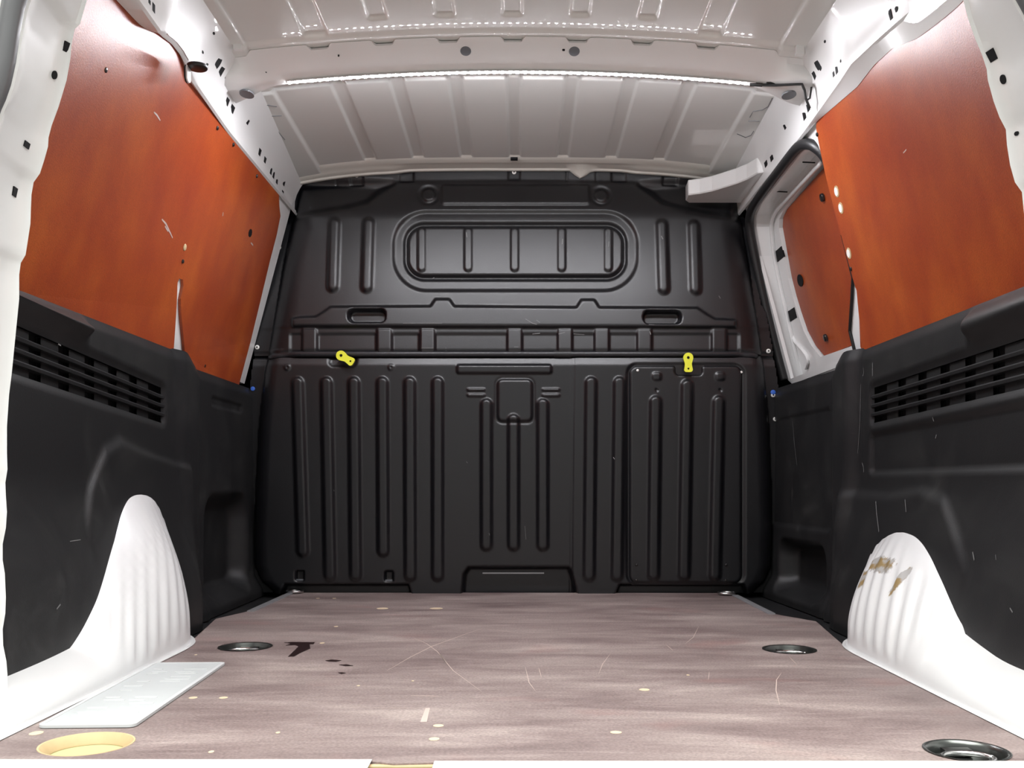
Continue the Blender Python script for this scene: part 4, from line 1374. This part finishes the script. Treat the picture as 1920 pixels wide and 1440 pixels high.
def hatch_h(u, v):
    q = sd_rr(u, v, 1174, 686, 1388, 1094, 18)
    h = 0.040 * side_prof(u, v)[0] + 0.004 - 0.010 * (1 - ss(0, 7, -q))
    for xc, y0, y1, sl in ((1223, 746, 1084, -0.012), (1280, 716, 1084, -0.016), (1338, 746, 1084, -0.022)):
        h = h + up(cap(u - (v - 900) * sl, v, xc, y0, y1, 19), 0.010, 8)
    for xc, yc in ((1227, 709), (1344, 709)):
        h = h + up(sd_rr(u, v, xc - 8, yc - 7, xc + 8, yc + 7, 5), 0.005, 5)
    for xc, yc in ((1228, 734), (1345, 734)):
        h = h - up(np.hypot(u - xc, v - yc) - 2.2, 0.006, 2)
    h = h - up(sd_rr(u, v, 1262, 676, 1311, 706, 6), 0.010, 6)
    return h


def bpos(hf):
    def f(u, v):
        base = D0 - tilt(v)
        y = base - hf(u, v)
        return (u - PX) * base / F, y, H + (PY - v) * base / F
    return f


st = 2.2
outL = [(300, 560), (345, 556), (400, 541), (447, 522), (473, 513), (508, 511), (564, 499), (581, 488), (634, 479), (715, 470), (800, 462), (1112, 456)]
outR = [(300, 1396), (400, 1398), (440, 1404), (454, 1410), (500, 1415), (526, 1418), (571, 1427), (588, 1437), (656, 1449), (728, 1459), (760, 1464), (1112, 1464)]


def bmask(u, v):
    return (u > np.interp(v, [a for a, _ in outL], [b_ for _, b_ in outL])) & (u < np.interp(v, [a for a, _ in outR], [b_ for _, b_ in outR]))


grid('upper_panel', np.arange(456, 1462, st), np.arange(306, 668, st), bpos(upper_h), M['black'], bulk, flip=True, mask=bmask)
grid('lower_panel', np.arange(456, 1462, st), np.arange(664, 1112, st), bpos(lower_h), M['black'], bulk, flip=True, mask=bmask)
hat = grid('hatch_panel', np.arange(1173, 1389.5, st), np.arange(685, 1095.5, st), bpos(hatch_h), M['black'], bulk, flip=True,
           mask=lambda u, v: sd_rr(u, v, 1173, 685, 1389, 1095, 18) < 0.5)


def on_bulk(px, py, hf, extra=0.0):
    u, v = np.array(float(px)), np.array(float(py))
    x, y, z = bpos(hf)(u, v)
    return Vector((float(x), float(y) - extra, float(z)))


# horizontal seam tube with sleeve
pts = [on_bulk(500 + i, 667 if abs(500 + i - 966) < 400 else 667 + ((abs(500 + i - 966) - 400) / 60) ** 2 * 6, lower_h) for i in range(10, 922, 8)]
pts = [Vector((p.x, min(p.y, 2.722 + 0.03 * max(0, (abs(p.x + 0.015) - 0.62) / 0.07)), p.z)) for p in pts]
MB().tube([p - Vector((0, 0.002, 0)) for p in pts], 0.0085, 10).build('seam_tube', simple('seam_rubber', (0.02, 0.02, 0.023, 1), 0.28), bulk, smooth=True)
A = pts[int((1044 - 510) / 8)]; B = pts[int((1076 - 510) / 8)]
MB().tube([A, B], 0.0105, 12).build('seam_sleeve', M['rubber'], bulk, smooth=True, auto=40)

# rivets
def rivet(px, py, hf, r=0.0065, mat='rivet', name='rivet', parent=bulk):
    p = on_bulk(px, py, hf)
    ORG.setdefault(parent.name, ORG[bulk.name])
    o = MB().disc(p + Vector((0, 0.001, 0)), (0, -1, 0), r, 0.004, 16, bevel=0.0015).build(name, M[mat], parent, smooth=True, auto=40)
    if mat == 'rivet' and r > 0.005:
        q = MB().disc(p - Vector((0, 0.0030, 0)), (0, -1, 0), r * 0.36, 0.0006, 10).build('rivet_hole', M['dark'], o)
    return o


for px, py in ((669, 329), (964, 323), (523, 464), (482, 651), (1441, 658)): rivet(px, py, upper_h)
rivet(1453, 786, lower_h)
rivet(1449, 741, lower_h)
rivet(474, 729, lower_h, 0.0065, 'blue', 'blue_plug'); rivet(1449, 736, lower_h, 0.0075, 'blue', 'blue_plug')
for px, py in ((1192, 698), (1384, 701), (1190, 1057), (1190, 1085), (1355, 1057), (1355, 1085)):
    rivet(px, py, hatch_h, 0.0038, 'rivet' if py < 800 else 'screw', 'screw', hat)
# metal clips in the lower slots
for xa, ya in ((567, 1085), (732, 1086)):
    p = on_bulk(xa, ya, lower_h); MB().box(p - Vector((0, 0.012, 0)), (0.020, 0.004, 0.004)).build('slot_clip', M['plug'], bulk)
# grey strip inside the foot recess
p0 = on_bulk(905, 1074, lower_h); p1 = on_bulk(1020, 1074, lower_h)
MB().box((p0 + p1) / 2 - Vector((0, 0.003, 0)), ((p1 - p0).length, 0.005, 0.004)).build('foot_strip', M['alu'], bulk)

# yellow latches
def latch(px, py, ang, lb):
    c = on_bulk(px, py, lower_h if px < 900 else hatch_h)
    y = 2.700
    c = Vector((((px - PX) * y / F), y, H + (PY - py) * y / F))
    sc = y / F
    t = thing('latch_lever', (c.x, y, c.z - 0.02), lb, 'latch', 'yellow latch levers')
    # outline along local x: big head at 0, neck, small square foot
    ol = []
    for a in np.linspace(75, 285, 14): ol.append((9.3 * math.cos(math.radians(a)), 9.3 * math.sin(math.radians(a))))
    ol += [(11, -6.3), (15, -6.6), (22, -8.0)]
    for a in np.linspace(-80, -5, 5): ol.append((22.5 + 4.5 * math.cos(math.radians(a)), -3.5 + 4.5 * math.sin(math.radians(a))))
    for a in np.linspace(5, 80, 5): ol.append((22.5 + 4.5 * math.cos(math.radians(a)), 3.5 + 4.5 * math.sin(math.radians(a))))
    ol += [(22, 8.0), (15, 6.6), (11, 6.3)]
    ca, sa = math.cos(math.radians(ang)), math.sin(math.radians(ang))
    fn = lambda x, z: Vector((c.x + (x * ca - z * sa) * sc, y - 0.006, c.z + (x * sa + z * ca) * sc))
    MB().plate(ol, [circle(0, 0, 2.8, None, 12), circle(20.5, 0, 1.9, None, 10)], fn, (0, 0.008, 0)).build('lever', M['yellow'], t)
    MB().disc(fn(0, 0) + Vector((0, 0.030, 0)), (0, -1, 0), 0.004, 0.027, 12).build('pivot', M['dark'], t)
    MB().disc(fn(20.5, 0) + Vector((0, 0.012, 0)), (0, -1, 0), 0.0028, 0.006, 10).build('pin', M['dark'], t)


latch(640, 667, -31, 'yellow latch lever tilted sideways on the bulkhead seam')
latch(1290, 671, -89, 'yellow latch lever pointing straight down above the hatch panel')

# scuffs on the bulkhead
def bulk_scuff(pix, hf, w=0.0007):
    q = [on_bulk(x, y, hf, 0.0006) for x, y in pix]
    a, b_ = [], []
    for i, p in enumerate(q):
        tdir = (q[min(i + 1, len(q) - 1)] - q[max(0, i - 1)]).normalized()
        c = tdir.cross(Vector((0, -1, 0))).normalized()
        a.append(p + c * w); b_.append(p - c * w)
    MB().loft([a, b_]).build('scuff', M['trim_scratch'], bulk)


for pix, w in (([(876, 443), (877, 452)], 0.0010), ([(1054, 455), (1053, 465)], 0.0010), ([(1139, 460), (1138, 470)], 0.0008), ([(1235, 451), (1238, 457)], 0.0014), ([(985, 604), (998, 612), (1006, 614)], 0.0009), ([(760, 612), (800, 612), (832, 612)], 0.0005),
               ([(1005, 606), (1012, 611)], 0.0007), ([(998, 630), (1012, 629)], 0.0009), ([(1046, 631), (1058, 628)], 0.0009), ([(1074, 630), (1094, 631)], 0.0007), ([(1214, 626), (1216, 632)], 0.0010), ([(838, 655), (838, 661)], 0.0006), ([(793, 657), (815, 657)], 0.0005),
               ([(1212, 614), (1222, 615)], 0.0007), ([(811, 527), (816, 524)], 0.0006), ([(964, 655), (972, 655)], 0.0007), ([(1342, 560), (1345, 565)], 0.0008)):
    bulk_scuff(pix, upper_h, w)
for pix, w in (([(631, 918), (632, 921)], 0.0007), ([(876, 866), (878, 869)], 0.0006), ([(918, 998), (919, 1002)], 0.0007), ([(1147, 858), (1149, 862)], 0.0007), ([(984, 985), (986, 1010)], 0.0004)):
    bulk_scuff(pix, lower_h, w)
